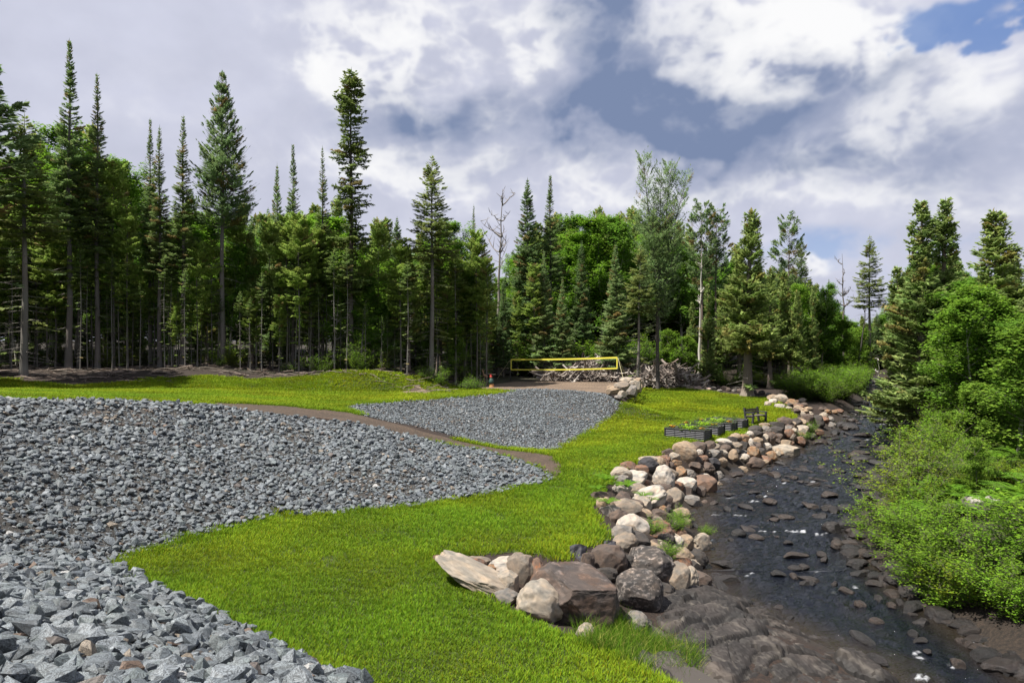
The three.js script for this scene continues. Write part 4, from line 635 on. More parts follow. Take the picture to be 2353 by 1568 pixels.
const kinds = {
  spire: conifer(11, { H: 22, R: 1.75, base: 0.42, gap: 0.24, color: DARK, profile: (t) => Math.pow(1 - t, 1.35) * 1.1 + 0.07, bark: GREY, bareFrom: 0.15, spray: 0.14, brown: 0.08, patchy: 0.22, clump: 0.25 }),
  spireb: conifer(12, { H: 20, R: 1.5, base: 0.38, gap: 0.25, color: [0.06, 0.068, 0.028], profile: (t) => Math.pow(1 - t, 1.1) + 0.06, bark: GREY, bareFrom: 0.12, brown: 0.12, patchy: 0.25 }),
  wide: conifer(13, { H: 24, R: 3.0, base: 0.46, gap: 0.27, color: [0.058, 0.07, 0.034], profile: (t) => (t < 0.25 ? 0.9 + t * 0.5 : Math.pow((1 - t) / 0.75, 0.85)) + 0.04, bark: GREY, low: -0.05, high: 0.9, sweep: 0.7, bareFrom: 0.3, clump: 0.5, tuft: 0.14, brown: 0.1 }),
  club: conifer(14, { H: 24, R: 2.3, base: 0.26, gap: 0.23, color: [0.058, 0.064, 0.022], profile: (t) => (t > 0.86 ? 0.42 * Math.sqrt((1 - t) / 0.14) + 0.1 : 0.3 + 0.5 * Math.abs(Math.sin(t * 17 + 0.5)) * (1 - t * 0.55)), low: -0.3, high: -0.05, sweep: 0.35, patchy: 0.3, bark: [0.07, 0.06, 0.05], clump: 0.27, spray: 0.16, whorl: 5, hang: 0.35 }),
  bare: conifer(15, { H: 19, R: 2.6, base: 0.52, gap: 0.27, color: [0.08, 0.082, 0.03], profile: cone(0.75), low: -0.2, high: 0.4, bark: [0.15, 0.138, 0.122], bareFrom: 0.12, dead: 0.8, deadBare: 0.7, clump: 0.36, spray: 0.15, patchy: 0.2, girth: 0.2 }),
  fir: conifer(16, { H: 18, R: 2.9, base: 0.1, gap: 0.26, color: [0.055, 0.07, 0.032], profile: cone(0.85), low: -0.15, high: 0.5, clump: 0.25, spray: 0.15 }),
  firb: conifer(17, { H: 14, R: 2.3, base: 0.06, gap: 0.25, color: [0.085, 0.098, 0.048], profile: cone(0.95), low: -0.05, high: 0.6, spray: 0.14, brown: 0.12 }),
  thin: conifer(18, { H: 15, R: 1.7, base: 0.36, gap: 0.34, color: [0.1, 0.112, 0.03], profile: (t) => 0.5 + 0.5 * Math.sin(t * 3.1), whorl: 5, hang: 0.3, bark: [0.12, 0.11, 0.096], girth: 0.09, bareFrom: 0.1, patchy: 0.32, spray: 0.15, sides: 6 }),
  pole: conifer(23, { H: 12, R: 0.9, base: 0.74, gap: 0.3, color: [0.06, 0.07, 0.025], profile: cone(0.7), whorl: 4, bark: [0.15, 0.14, 0.125], girth: 0.062, bareFrom: 0.12, dead: 0.75, sides: 6 }),
  cedar: conifer(19, { H: 16, R: 2.6, base: 0.24, gap: 0.24, color: OLIVE, profile: (t) => Math.pow(1 - t, 0.7) * (0.85 + 0.2 * Math.sin(t * 21)) + 0.06, low: -0.1, high: 0.4, sweep: 0.6, bark: [0.17, 0.14, 0.115], clump: 0.38, spray: 0.15, step: 0.065, hang: 0.6, brown: 0.12, dry: [0.12, 0.09, 0.035], patchy: 0.26, girth: 0.3, flare: 0.8 }),
  cedarb: conifer(20, { H: 17, R: 2.2, base: 0.1, gap: 0.25, color: [0.08, 0.09, 0.034], profile: (t) => Math.pow(1 - t, 0.8) * (0.8 + 0.25 * Math.sin(t * 15 + 1)) + 0.08, low: -0.1, high: 0.5, sweep: 0.6, bark: [0.16, 0.135, 0.11], clump: 0.42, spray: 0.15, step: 0.065, hang: 0.6, brown: 0.06, dry: [0.11, 0.085, 0.035], patchy: 0.3, girth: 0.24, flare: 0.7 }),
  larch: conifer(21, { H: 22, R: 2.7, base: 0.3, gap: 0.34, color: [0.075, 0.09, 0.042], profile: (t) => 0.35 + 0.75 * Math.sin(Math.min(1, t * 1.25) * 2.6 + 0.3), low: -0.1, high: 0.9, sweep: 0.7, bark: [0.075, 0.066, 0.06], girth: 0.165, step: 0.14, spray: 0.09, tuft: 0.2, clump: 0.49, brown: 0.04, fluff: 1.2, fork: 0.42, stems: [[0, 0, -1.5, 0.2, 22], [0.04, 0, 0.3, 0.5, 20.8], [0, 0.04, 1.6, -0.4, 21.4], [-0.04, 0, 3.4, 0.4, 20]], whorl: 3, dead: 0.3 }),
  pine: conifer(22, { H: 18, R: 2.4, base: 0.5, gap: 0.42, color: [0.062, 0.076, 0.038], profile: (t) => 0.45 + 0.6 * Math.sin(Math.min(1, t + 0.15) * 2.8), low: 0.05, high: 0.7, sweep: 0.6, bark: [0.13, 0.1, 0.08], inner: 0.5, tuft: 0.24, clump: 0.35, whorl: 4, fluff: 1.3, spray: 0.15, dead: 0.4 }),
  poplar: broadleaf(31, { H: 20, R: 3.1, base: 0.3, color: BRIGHT, limbs: 20, bark: [0.3, 0.29, 0.25], leaves: 44, size: 0.2, open: 0.04 }),
  aspen: broadleaf(32, { H: 17, R: 2.6, base: 0.22, color: MID, limbs: 18, bark: [0.3, 0.285, 0.25], leaves: 46, size: 0.19, open: 0.06 }),
  birch: broadleaf(33, { H: 14, R: 2.2, base: 0.25, color: [0.1, 0.155, 0.03], limbs: 16, bark: [0.46, 0.44, 0.4], leaves: 46, open: 0.08, lean: 0.1, girth: 0.1 }),
  young: broadleaf(34, { H: 9, R: 1.7, base: 0.12, color: [0.1, 0.145, 0.032], limbs: 14, bark: [0.19, 0.17, 0.14], leaves: 46, size: 0.16, open: 0.05, girth: 0.07 }),
};
function grow(name, kind, label, category, x, z, height, { group, wide = 1, turn = 0, lean = 0 } = {}) {
  const k = kinds[kind], s = height / k.H, t = thing(name, label, category, [x, ground(x, z) - 0.05, z], turn, group);
  t.scale.set(s * wide, s, s * wide); t.rotation.z = lean;
  addMesh('trunk', k.wood, barkMat, t); addMesh('crown', k.leaf, k.leafMat, t);
  return t;
}
// a tree measured by the column of its foot, its distance and the row of its top
function tree(name, kind, label, category, px, d, top, o = {}) { const x = X(px, d), z = -d; return grow(name, kind, label, category, x, z, Math.max(2, Y(top, d) - ground(x, z)), o); }
const tr = rng(606), LATER = [];
// trees one can point out
tree('spruce_tree', 'spire', 'tallest spire-topped spruce of the left forest, with a narrow pointed crown', 'spruce', 158, 52, 92, { wide: 1.0, turn: 1 });
tree('spruce_tree', 'spireb', 'thin spruce with a bent tip just right of the tallest left spruce', 'spruce', 222, 53, 165, { turn: 2, wide: 0.95 });
tree('fir_tree', 'wide', 'tall broad fir with a long bare trunk standing out above the left forest', 'fir', 510, 55, 163, { turn: 0.6 });
tree('spruce_tree', 'club', 'tall black spruce with a ragged crown and club-shaped top', 'spruce', 806, 56, 158, { turn: 0.3, wide: 1.02 });
tree('fir_tree', 'bare', 'fir with a long pale bare trunk before the dark wood, left of the net', 'fir', 992, 58, 355, { turn: 2.2, wide: 1.12 });
tree('spruce_tree', 'spire', 'left one of a close pair of spruce tips left of the broad tall fir', 'spruce', 344, 56, 272, { turn: 3, wide: 0.8 });
tree('spruce_tree', 'spireb', 'right one of a close pair of spruce tips left of the broad tall fir', 'spruce', 366, 54, 290, { turn: 4, wide: 1 });
tree('spruce_tree', 'spireb', 'brownish narrow spruce directly left of the broad tall fir', 'spruce', 420, 54, 262, { turn: 5, wide: 1.05 });
tree('spruce_tree', 'firb', 'small open-topped spruce on the skyline between the broad fir and the ragged black spruce', 'spruce', 637, 64, 378, { turn: 1, wide: 0.7 });
tree('spruce_tree', 'spire', 'narrow spruce spire left of the two thin tips before the ragged black spruce', 'spruce', 672, 58, 330, { turn: 2, wide: 0.9 });
tree('spruce_tree', 'spireb', 'thin spruce tip next left of the ragged black spruce', 'spruce', 740, 58, 337, { turn: 0.4, wide: 0.85 });
tree('birch_tree', 'poplar', 'bright green leafy birch directly right of the fir with the pale bare trunk', 'birch', 1046, 63, 448, { wide: 1.0, turn: 1.5 });
tree('spruce_tree', 'spireb', 'slim spruce tip between the bright birch and the dead snag', 'spruce', 1088, 66, 470, { wide: 0.75, turn: 2.5 });
tree('fir_tree', 'fir', 'broad dark fir, left and wider of the two behind the net', 'fir', 1212, 76, 410, { turn: 0.2, wide: 1.08 });
tree('fir_tree', 'spire', 'narrow dark fir, right of the broad one behind the net', 'fir', 1264, 77, 402, { turn: 3.3, wide: 1.15 });
tree('spruce_tree', 'firb', 'pale grey-green young spruce in front of the broad dark fir', 'spruce', 1250, 71, 575, { wide: 1 });
tree('spruce_tree', 'firb', 'smaller pale young spruce right of the other young one behind the brush pile', 'spruce', 1292, 70, 640, { turn: 2, wide: 1.1 });
tree('spruce_tree', 'fir', 'dark brown-green spruce behind the brush pile, left of the larch', 'spruce', 1336, 76, 550, { turn: 1.2, wide: 0.9 });
tree('spruce_tree', 'bare', 'grey half-bare spruce leaning by the brush pile left of the larch', 'spruce', 1465, 64, 560, { turn: 2.6, wide: 1.15, lean: 0.02 });
tree('spruce_tree', 'firb', 'olive wide spruce beside the brush pile and behind the half-bare one', 'spruce', 1415, 70, 560, { turn: 0.5, wide: 1.2 });
tree('larch_tree', 'larch', 'tall feathery grey-green larch with several stems at the back of the lawn', 'larch', 1511, 66.5, 362, { turn: 0, wide: 0.95 });
tree('cedar_tree', 'cedar', 'large old cedar with a thick pale trunk at the back corner of the lawn', 'cedar', 1715, 60.5, 480, { turn: 0.5, wide: 1.35, lean: -0.03 });
tree('pine_tree', 'pine', 'left of two thin pine tops on the skyline behind the larch', 'pine', 1612, 84, 478, { turn: 1 });
tree('pine_tree', 'pine', 'right of two thin pine tops on the skyline behind the larch', 'pine', 1645, 86, 488, { turn: 3 });
tree('pine_tree', 'pine', 'taller dark pine on the skyline right of the old cedar', 'pine', 1813, 82, 507, { turn: 2 });
tree('spruce_tree', 'bare', 'small dark spruce on the skyline beside the pine right of the old cedar', 'spruce', 1841, 86, 545, { turn: 1.4, wide: 0.8 });
tree('pine_tree', 'bare', 'lone dark pine rising above the far bend of the stream', 'pine', 1998, 92, 540, { turn: 2.2, wide: 1.1 });
tree('spruce_tree', 'firb', 'small dark spruce tip beside the bare dead tree upstream', 'spruce', 1905, 96, 640, { wide: 0.7 });
tree('cedar_tree', 'cedarb', 'left of the two tallest open-crowned cedars on the right bank', 'cedar', 2118, 46, 458, { turn: 1.1, wide: 1.6 });
tree('cedar_tree', 'cedarb', 'right of the two tallest open-crowned cedars on the right bank', 'cedar', 2172, 47, 456, { turn: 3.5, wide: 1.6 });
tree('cedar_tree', 'cedar', 'brownish cedar with a pointed top near the right edge, above the birch', 'cedar', 2292, 40, 480, { turn: 4, wide: 1.6 });
tree('cedar_tree', 'cedarb', 'cedar cut by the right edge of the picture', 'cedar', 2385, 36, 530, { turn: 2, wide: 1.6 });
tree('birch_tree', 'birch', 'fresh green birch with a curved white trunk on the right bank', 'birch', 2245, 36, 590, { turn: 0.7, wide: 1.5, lean: 0.03 });
tree('birch_tree', 'poplar', 'leafy aspen with a bright crown standing behind the lone dark spires at far left', 'aspen', 120, 62, 195, { turn: 1, wide: 0.95 });
tree('birch_tree', 'poplar', 'leafy aspen filling the gap right of the two left-hand spruce spires', 'aspen', 290, 64, 292, { turn: 2.2, wide: 0.9 });
tree('spruce_tree', 'bare', 'tree with a thick bare grey trunk at the left edge of the forest', 'spruce', 55, 46.5, 262, { turn: 3, wide: 1.3 });
tree('poplar_tree', 'poplar', 'left of three rounded leafy poplars right of the dark firs', 'poplar', 1318, 88, 436, { turn: 0.4, wide: 1.15 });
tree('poplar_tree', 'poplar', 'middle of three rounded leafy poplars right of the dark firs', 'poplar', 1385, 87, 447, { turn: 2.4, wide: 1.2 });
tree('poplar_tree', 'aspen', 'right of three rounded leafy poplars, touching the larch', 'poplar', 1440, 86, 430, { turn: 4.4, wide: 1.15 });
tree('birch_tree', 'birch', 'light green tree beside the stream right of the old cedar', 'birch', 1838, 74, 610, { turn: 1 });
tree('birch_tree', 'aspen', 'bluish green leafy tree upstream beneath the skyline pines', 'birch', 1886, 84, 612, { turn: 2 });
for (const [px, d, top] of [[2062, 50, 610], [2235, 44, 590], [2200, 52, 600], [2330, 46, 570], [2090, 58, 640], [2280, 34, 690], [2340, 31, 660]]) LATER.push([px, d, top]);
// dead trees
function snag(seed, H, n, spread, tone) {
  const r = rng(seed), w = new MB(), twigs = new MB(), pts = bend(V(0, -0.2, 0), V(0.02, 1, 0), H, 12, V((r() - 0.5) * 0.3, 0, 0.1)).map((p) => p.add(V((r() - 0.5) * 0.16, 0, (r() - 0.5) * 0.16)));
  w.tube(pts, pts.map((_, k) => H * 0.012 * (1 - k / 13)), 7, tone);
  for (let k = 0; k < n; k++) { const i = 7 + Math.floor(r() * 5), a = r() * 6.283, L = spread * (0.5 + r() * 0.7) * (1.3 - i / 14), b = bend(pts[i], V(Math.cos(a), 0.5, Math.sin(a)).normalize(), L, 5, V(0, 0.5, 0)).map((p) => p.add(V((r() - 0.5) * 0.2, (r() - 0.5) * 0.2, (r() - 0.5) * 0.2))); twigs.tube(b, b.map((_, q) => 0.085 * (1 - q / 5.5)), 4, tone); for (let q = 0; q < 5; q++) { const t = bend(b[2 + q % 4], V(r() - 0.5, 0.5 * r(), r() - 0.5).normalize(), L * 0.4, 3, V(0, 0.4, 0)); twigs.tube(t, [0.045, 0.034, 0.024, 0.01], 3, tone); } }
  return [w.geo(true), twigs.geo(true)];
}
function deadTree(label, px, d, top, seed, n, spread, tone, lean = 0) { const x = X(px, d), z = -d, y = ground(x, z), [w, t] = snag(seed, Y(top, d) - y, n, spread, tone), o = thing('dead_tree', label, 'dead tree', [x, y, z]); addMesh('trunk', w, barkMat, o); addMesh('branches', t, barkMat, o); o.rotation.z = lean; return o; }
deadTree('crooked dead tree with bare twisted limbs on the skyline right of the bright birch', 1143, 72, 434, 5, 14, 3.6, [0.2, 0.18, 0.165], 0.02);
deadTree('bare leafless tree on the skyline upstream, left of the lone dark pine', 1938, 94, 580, 8, 12, 2.4, [0.16, 0.14, 0.13]);
deadTree('blackened leaning dead trunk below the lone dark pine', 1966, 88, 655, 12, 3, 0.9, [0.05, 0.045, 0.04], -0.12);
deadTree('broken white birch snag among the bushes left of the stream', 2030 - 12, 86, 815, 15, 2, 1, [0.5, 0.48, 0.44]);
deadTree('slim white dead birch behind the old cedar on its left', 1606, 72, 560, 18, 7, 1.2, [0.42, 0.4, 0.36]);

// the wood behind: rows of trees that only close the gaps
const skyline = chain([[-300, 260], [0, 275], [60, 300], [130, 240], [210, 260], [300, 310], [330, 410], [450, 400], [540, 420], [600, 450], [640, 440], [720, 405], [780, 430], [860, 468], [930, 478], [990, 470], [1100, 520], [1125, 575], [1150, 625], [1175, 560], [1220, 500], [1300, 450], [1450, 450], [1590, 490], [1660, 540], [1720, 550], [1800, 585], [1850, 625], [1900, 655], [1950, 700], [2000, 715], [2030, 700], [2050, 650], [2110, 560], [2200, 560], [2330, 590], [2600, 560]]);
const behindLabel = { spire: ['spruce_tree', 'slender spruce within the dense left forest behind its front row', 'spruce', 'spruces within the forest'], fir: ['spruce_tree', 'dark bushy spruce filling the wood behind the front trees', 'spruce', 'bushy spruces within the forest'], poplar: ['aspen_tree', 'green leafy aspen filling the wood behind the front trees', 'aspen', 'aspens within the forest'], aspen: ['aspen_tree', 'green leafy aspen filling the wood behind the front trees', 'aspen', 'aspens within the forest'], cedar: ['cedar_tree', 'olive cedar filling the wood behind the front trees', 'cedar', 'cedars within the forest'], cedarb: ['cedar_tree', 'olive cedar filling the wood behind the front trees', 'cedar', 'cedars within the forest'], thin: ['thin_tree', 'thin grey-stemmed young cedar at the shaded forest edge', 'young tree', 'thin trees along the forest edge'], young: ['young_tree', 'low leafy young tree under the forest edge', 'young tree', 'leafy young trees under the forest'], pole: ['thin_tree', '', 'young tree', 'bare poles along the forest edge'], firb: ['spruce_tree', 'young spruce under the taller forest trees', 'spruce', 'young spruces under the forest'], birch: ['birch_tree', 'light green birch among the streamside trees', 'birch', 'streamside birches'] };
const marks = [[20, 'the thick left-edge trunk'], [158, 'the tallest spire-topped spruce'], [355, 'the close pair of spruce tips'], [510, 'the tall broad fir'], [672, 'the narrow skyline spire'], [806, 'the ragged black spruce'], [992, 'the pale-trunked fir'], [1143, 'the crooked dead tree'], [1240, 'the two dark firs'], [1385, 'the three rounded poplars'], [1511, 'the feathery larch'], [1715, 'the old cedar'], [1830, 'the tall skyline pine'], [1938, 'the bare tree upstream'], [1998, 'the lone dark pine'], [2145, 'the two tallest right-bank cedars'], [2245, 'the curved birch'], [2330, 'the cedar with pointed top']];
const sayKind = { spire: 'slender spruce', fir: 'dark bushy spruce', poplar: 'green leafy poplar', aspen: 'leafy aspen', cedar: 'olive cedar', cedarb: 'open olive cedar', thin: 'thin grey-stemmed cedar', pole: 'bare grey pole tree', young: 'low leafy young tree', firb: 'young grey-green spruce', birch: 'light green birch' };
function whereIs(px, d) { if (px < -20) return 'beyond the left edge of the picture'; if (px > 2380) return 'beyond the right edge of the picture'; const m = marks.reduce((a, b) => (Math.abs(b[0] - px) < Math.abs(a[0] - px) ? b : a)); return (px < m[0] - 30 ? 'left of ' : px > m[0] + 30 ? 'right of ' : 'in line with ') + m[1] + (d < 56 ? ', in front' : d < 61 ? ', second rank' : d < 66 ? ', third rank' : d < 80 ? ', well back' : ', far back'); }
function filler(kind, px, d, top, wide = 1) { const [n, , c, g] = behindLabel[kind], l = sayKind[kind] + ' ' + whereIs(px, d); return tree(n, kind, l, c, px, d, Math.max(top, 60), { group: g, wide: wide * (0.9 + tr() * 0.3), turn: tr() * 6.28 }); }
for (let px = -330; px < 1130; px += 50 + tr() * 34) { const d = 66 + tr() * 12; filler(['poplar', 'aspen', 'poplar', 'fir'][Math.floor(tr() * 4)], px, d, skyline(px) + 12 + tr() * 60, 1.1); }
for (let px = -350; px < 1130; px += 40 + tr() * 34) { const d = 57 + tr() * 9; filler(['spire', 'poplar', 'aspen', 'aspen', 'birch'][Math.floor(tr() * 5)], px, d, skyline(px) + 70 + tr() * 150, 0.9); }
for (let px = -200; px < 1120; px += 17 + tr() * 17) { const d = (px < 0 ? 49 : px < 950 ? 51.5 + px * 0.004 : 60) + tr() * 5; filler('thin', px, d, 470 + tr() * 230 - (px < 300 ? 100 : 0), 1.1); }
for (let px = -40; px < 1120; px += 11 + tr() * 16) filler('pole', px, (px < 950 ? 50.5 + px * 0.0045 : 59.5) + tr() * 4, 560 + tr() * 170, 1);
for (let px = -150; px < 1120; px += 44 + tr() * 36) filler(['cedar', 'birch', 'cedarb', 'aspen'][Math.floor(tr() * 4)], px, (px < 950 ? 56 : 63) + tr() * 4, 500 + tr() * 170 - (px < 300 ? 90 : 0), 1.0);
for (let px = -200; px < 1160; px += 44 + tr() * 30) { const d = 58 + tr() * 8; filler(tr() < 0.5 ? 'firb' : 'young', px, d, 640 + tr() * 120, 1.1); }
for (let px = 1140; px < 1900; px += 42 + tr() * 30) { const d = 88 + tr() * 18; filler(['poplar', 'aspen', 'fir', 'aspen'][Math.floor(tr() * 4)], px, d, skyline(px) + 15 + tr() * 70, 1.15); }
for (let px = 1050; px < 1240; px += 26 + tr() * 20) filler(['cedar', 'thin', 'cedarb', 'fir'][Math.floor(tr() * 4)], px, 66 + tr() * 8, 600 + tr() * 90, 0.9);
for (let px = 1200; px < 1640; px += 36 + tr() * 26) filler(['young', 'young', 'firb', 'cedar'][Math.floor(tr() * 4)], px, 73 + tr() * 7, 690 + tr() * 90, 1.15);
for (let px = 1590; px < 1880; px += 26 + tr() * 18) filler(['cedar', 'cedarb', 'young', 'cedar'][Math.floor(tr() * 4)], px, 70.5 + tr() * 8, Math.max(skyline(px) + 20, 560 + tr() * 150), 1.0);
for (let px = 1800; px < 1980; px += 17 + tr() * 12) filler(['birch', 'young', 'aspen', 'young'][Math.floor(tr() * 4)], px, 76 + tr() * 16, Math.max(skyline(px) + 25, 640 + tr() * 90), 1.15);
for (let px = 1890; px < 2080; px += 15 + tr() * 10) filler(['aspen', 'fir', 'cedarb', 'birch'][Math.floor(tr() * 4)], px, 108 + tr() * 24, skyline(px) + tr() * 40, 1.2);
for (let k = 0; k < 34; k++) { const d = 34 + 62 * Math.pow(k / 34, 1.2), x = rightAt(d) + 3.0 + tr() * 3.5, px = CX + x / d * F; filler(['cedarb', 'birch', 'birch', 'young'][Math.floor(tr() * 4)], px, d, Math.max(skyline(px) + 30, 590 + tr() * 130), 1.3); }
for (let k = 0; k < 46; k++) { const d = 25 + 42 * tr(), x = rightAt(d) + 6 + tr() * 11, px = CX + x / d * F; if (px < 2520) filler(['cedarb', 'birch', 'aspen', 'young'][Math.floor(tr() * 4)], px, d, skyline(px) + 30 + tr() * 170, 1.25); }
for (const [px, d, top] of LATER) filler(px % 3 ? 'cedarb' : 'aspen', px, d, top, 1.4);
// the depth of the wood, too far in and too dense to count
{
  const r = rng(909), lots = { poplar: [], aspen: [], cedar: [], fir: [] };
  const put = (kind, px, d, top) => { const x = X(px, d), z = -d, g = ground(x, z), h = Y(top, d) - g; if (h > 3 && (d > 112 || !inRiver(x, z, 3))) lots[kind].push([x, g, z, h / kinds[kind].H, r() * 6.283]); };
  for (let k = 0; k < 330; k++) { const px = -420 + r() * 1600, d = 70 + 45 * r(); put(['poplar', 'aspen', 'cedar', 'fir'][Math.floor(r() * 4)], px, d, skyline(px) + 20 + 190 * r()); }
  for (let k = 0; k < 260; k++) { const px = 1130 + r() * 760, d = 92 + 40 * r(); put(['poplar', 'aspen', 'cedar', 'fir'][Math.floor(r() * 4)], px, d, skyline(px) + 15 + 150 * r()); }
  for (let k = 0; k < 240; k++) { const px = 1780 + r() * 420, d = 113 + 26 * r(); put(['poplar', 'aspen', 'cedar', 'fir'][Math.floor(r() * 4)], px, d, skyline(px) + 10 + 60 * r()); }
  for (let k = 0; k < 260; k++) { const d = 40 + 75 * r(), x = rightAt(d) + 9 + r() * 26, px = CX + x / d * F; if (px < 2650) put(['aspen', 'aspen', 'cedar', 'cedar'][Math.floor(r() * 4)], px, d, skyline(px) + 25 + 130 * r()); }
  const say = { poplar: 'mass of distant poplar crowns deep in the wood', aspen: 'mass of distant aspen crowns deep in the wood', cedar: 'mass of distant cedar crowns deep in the wood', fir: 'mass of distant fir crowns deep in the wood' }, m = new THREE.Matrix4(), q = new THREE.Quaternion(), c = new THREE.Color();
  for (const [kind, list] of Object.entries(lots)) {
    const k = kinds[kind], im = shade(new THREE.InstancedMesh(k.leaf, k.leafMat, list.length));
    list.forEach(([x, y, z, s, a], i) => { im.setMatrixAt(i, m.compose(V(x, y, z), q.setFromAxisAngle(V(0, 1, 0), a), V(s * 1.25, s, s * 1.25))); const t = 0.8 + r() * 0.4; im.setColorAt(i, c.setRGB(t, t, t)); });
    im.name = numbered('far_wood'); scene.add(tag(im, say[kind], 'wood', null, 'stuff'));
  }
}
// the pine whose boughs reach in at the left edge
{ const t = tree('pine_tree', 'pine', 'dark pine bough reaching in at the left edge of the picture', 'pine', -95, 42, 130, { turn: 0.4, wide: 1.7 }); t.scale.y *= 1; }

// ---------------------------------------------------------------- bushes, ferns and tall grass
function shrubShape(seed, o) {
  const r = rng(seed), wood = new MB(), leaf = new MB();
  for (let s = 0; s < o.stems; s++) {
    const a = r() * 6.283, tilt = 0.25 + r() * (o.spread ?? 0.9), pts = bend(V((r() - 0.5) * 0.4, -0.1, (r() - 0.5) * 0.4), V(Math.cos(a) * tilt, 1, Math.sin(a) * tilt).normalize(), o.H * (0.65 + r() * 0.5), 6, V(Math.cos(a) * 0.3, -0.15 + r() * 0.2, Math.sin(a) * 0.3));
    wood.tube(pts, pts.map((_, k) => 0.016 * (1 - k / 6.6)), 3, o.bark ?? [0.09, 0.075, 0.06]);
    const tone = vary(o.color, r, 0.5);
    for (let k = o.from ?? 1; k <= 6; k++) for (let q = 0; q < (o.twigs ?? 3); q++) {
      const b = bend(pts[k], V(r() - 0.5, r() * 0.7 - 0.1, r() - 0.5).normalize(), 0.2 + r() * 0.35, 3, V(0, 0.1, 0)); wood.tube(b, [0.006, 0.005, 0.003, 0.002], 3, o.bark ?? [0.09, 0.075, 0.06]);
      for (let m = 0; m < (o.leaves ?? 12); m++) { const p = b[Math.floor(r() * 4)].clone().add(V(r() - 0.5, r() - 0.5, r() - 0.5).multiplyScalar(o.puff ?? 0.22)), w = r() * 6.283, d = V(Math.cos(w), -0.3 + r() * 0.7, Math.sin(w)).normalize(), sd = d.clone().cross(V(r() - 0.5, 1, r() - 0.5)).normalize(), sz = o.size * (0.6 + r() * 0.7); leaf.kite(p, d, sd, sz, sz * (o.slim ?? 0.6), vary(tone, r, 0.45), 0.45); }
    }
  }
  return { wood: wood.geo(true), leaf: leaf.geo(), H: o.H };
}
function fernShape(seed, o) {
  const r = rng(seed), leaf = new MB();
  for (let s = 0; s < o.fronds; s++) {
    const a = r() * 6.283, pts = bend(V(0, 0, 0), V(Math.cos(a) * 0.5, 1, Math.sin(a) * 0.5).normalize(), o.L * (0.75 + r() * 0.4), 10, V(Math.cos(a) * 1.3, -0.9, Math.sin(a) * 1.3)), tone = vary(o.color, r, 0.4);
    for (let k = 1; k < 10; k++) { const along = pts[k + 1].clone().sub(pts[k]).normalize(), ac = V(-Math.sin(a), 0, Math.cos(a)), w = o.L * 0.2 * Math.sin(k / 10 * 2.6 + 0.45); for (const sd of [-1, 1]) for (const h of [0, 0.5]) { const d = ac.clone().multiplyScalar(sd).addScaledVector(along, 0.35).normalize(); leaf.kite(pts[k].clone().lerp(pts[k + 1], h), d, along, w, o.L * 0.045, vary(tone, r, 0.3), 0.35); } }
  }
  return { leaf: leaf.geo(), H: o.L };
}
const shrubs = { alder: shrubShape(1, { H: 2.2, stems: 16, color: [0.075, 0.115, 0.018], size: 0.105, leaves: 10, twigs: 4 }), willow: shrubShape(2, { H: 1.9, stems: 20, color: [0.095, 0.15, 0.022], size: 0.119, slim: 0.4, leaves: 10, twigs: 4 }), sparse: shrubShape(3, { H: 3.2, stems: 9, color: [0.1, 0.13, 0.025], size: 0.105, leaves: 4, twigs: 3, from: 2, spread: 0.6 }), olive: shrubShape(4, { H: 1.6, stems: 18, color: [0.1, 0.118, 0.016], size: 0.091, leaves: 10, twigs: 4, spread: 1.2 }), low: shrubShape(5, { H: 0.9, stems: 14, color: [0.08, 0.13, 0.022], size: 0.077, leaves: 8, spread: 1.3 }) };
const ferns = [fernShape(1, { L: 0.75, fronds: 16, color: [0.085, 0.14, 0.018] }), fernShape(2, { L: 0.95, fronds: 14, color: [0.07, 0.125, 0.018] })];
const twigMat = mat({ vertexColors: true, roughness: 0.9 });
function bush(kind, label, x, z, s, { group, sink = 0.05, category = 'shrub', name = 'shrub' } = {}) { const k = shrubs[kind], o = thing(name, label, category, [x, ground(x, z) - sink, z], tr() * 6.28, group); o.scale.set(s * (0.9 + tr() * 0.3), s, s * (0.9 + tr() * 0.3)); addMesh('stems', k.wood, twigMat, o); addMesh('foliage', k.leaf, leafMat, o); return o; }
function fern(label, x, z, s, group, y) { const o = addMesh('fern', ferns[Math.floor(tr() * 2)].leaf, leafMat); o.position.set(x, y ?? ground(x, z), z); o.scale.setScalar(s); o.rotation.y = tr() * 6.28; tag(o, label, 'fern', group); return o; }
const bankLabel = (kind, x, d) => ({ alder: 'dark alder shrub', olive: 'yellowish low shrub', willow: 'bright willow shrub' })[kind] + (x - rightAt(d) < 3 ? ' at the water' : x - rightAt(d) < 5.5 ? ' mid-bank' : ' high on the bank') + (d < 16 ? ', in the bottom corner' : d < 19 ? ', opposite the bedrock tip' : d < 23 ? ', near the grey stump' : d < 28 ? ', by the spindly shrubs' : ', below the leafy trees');
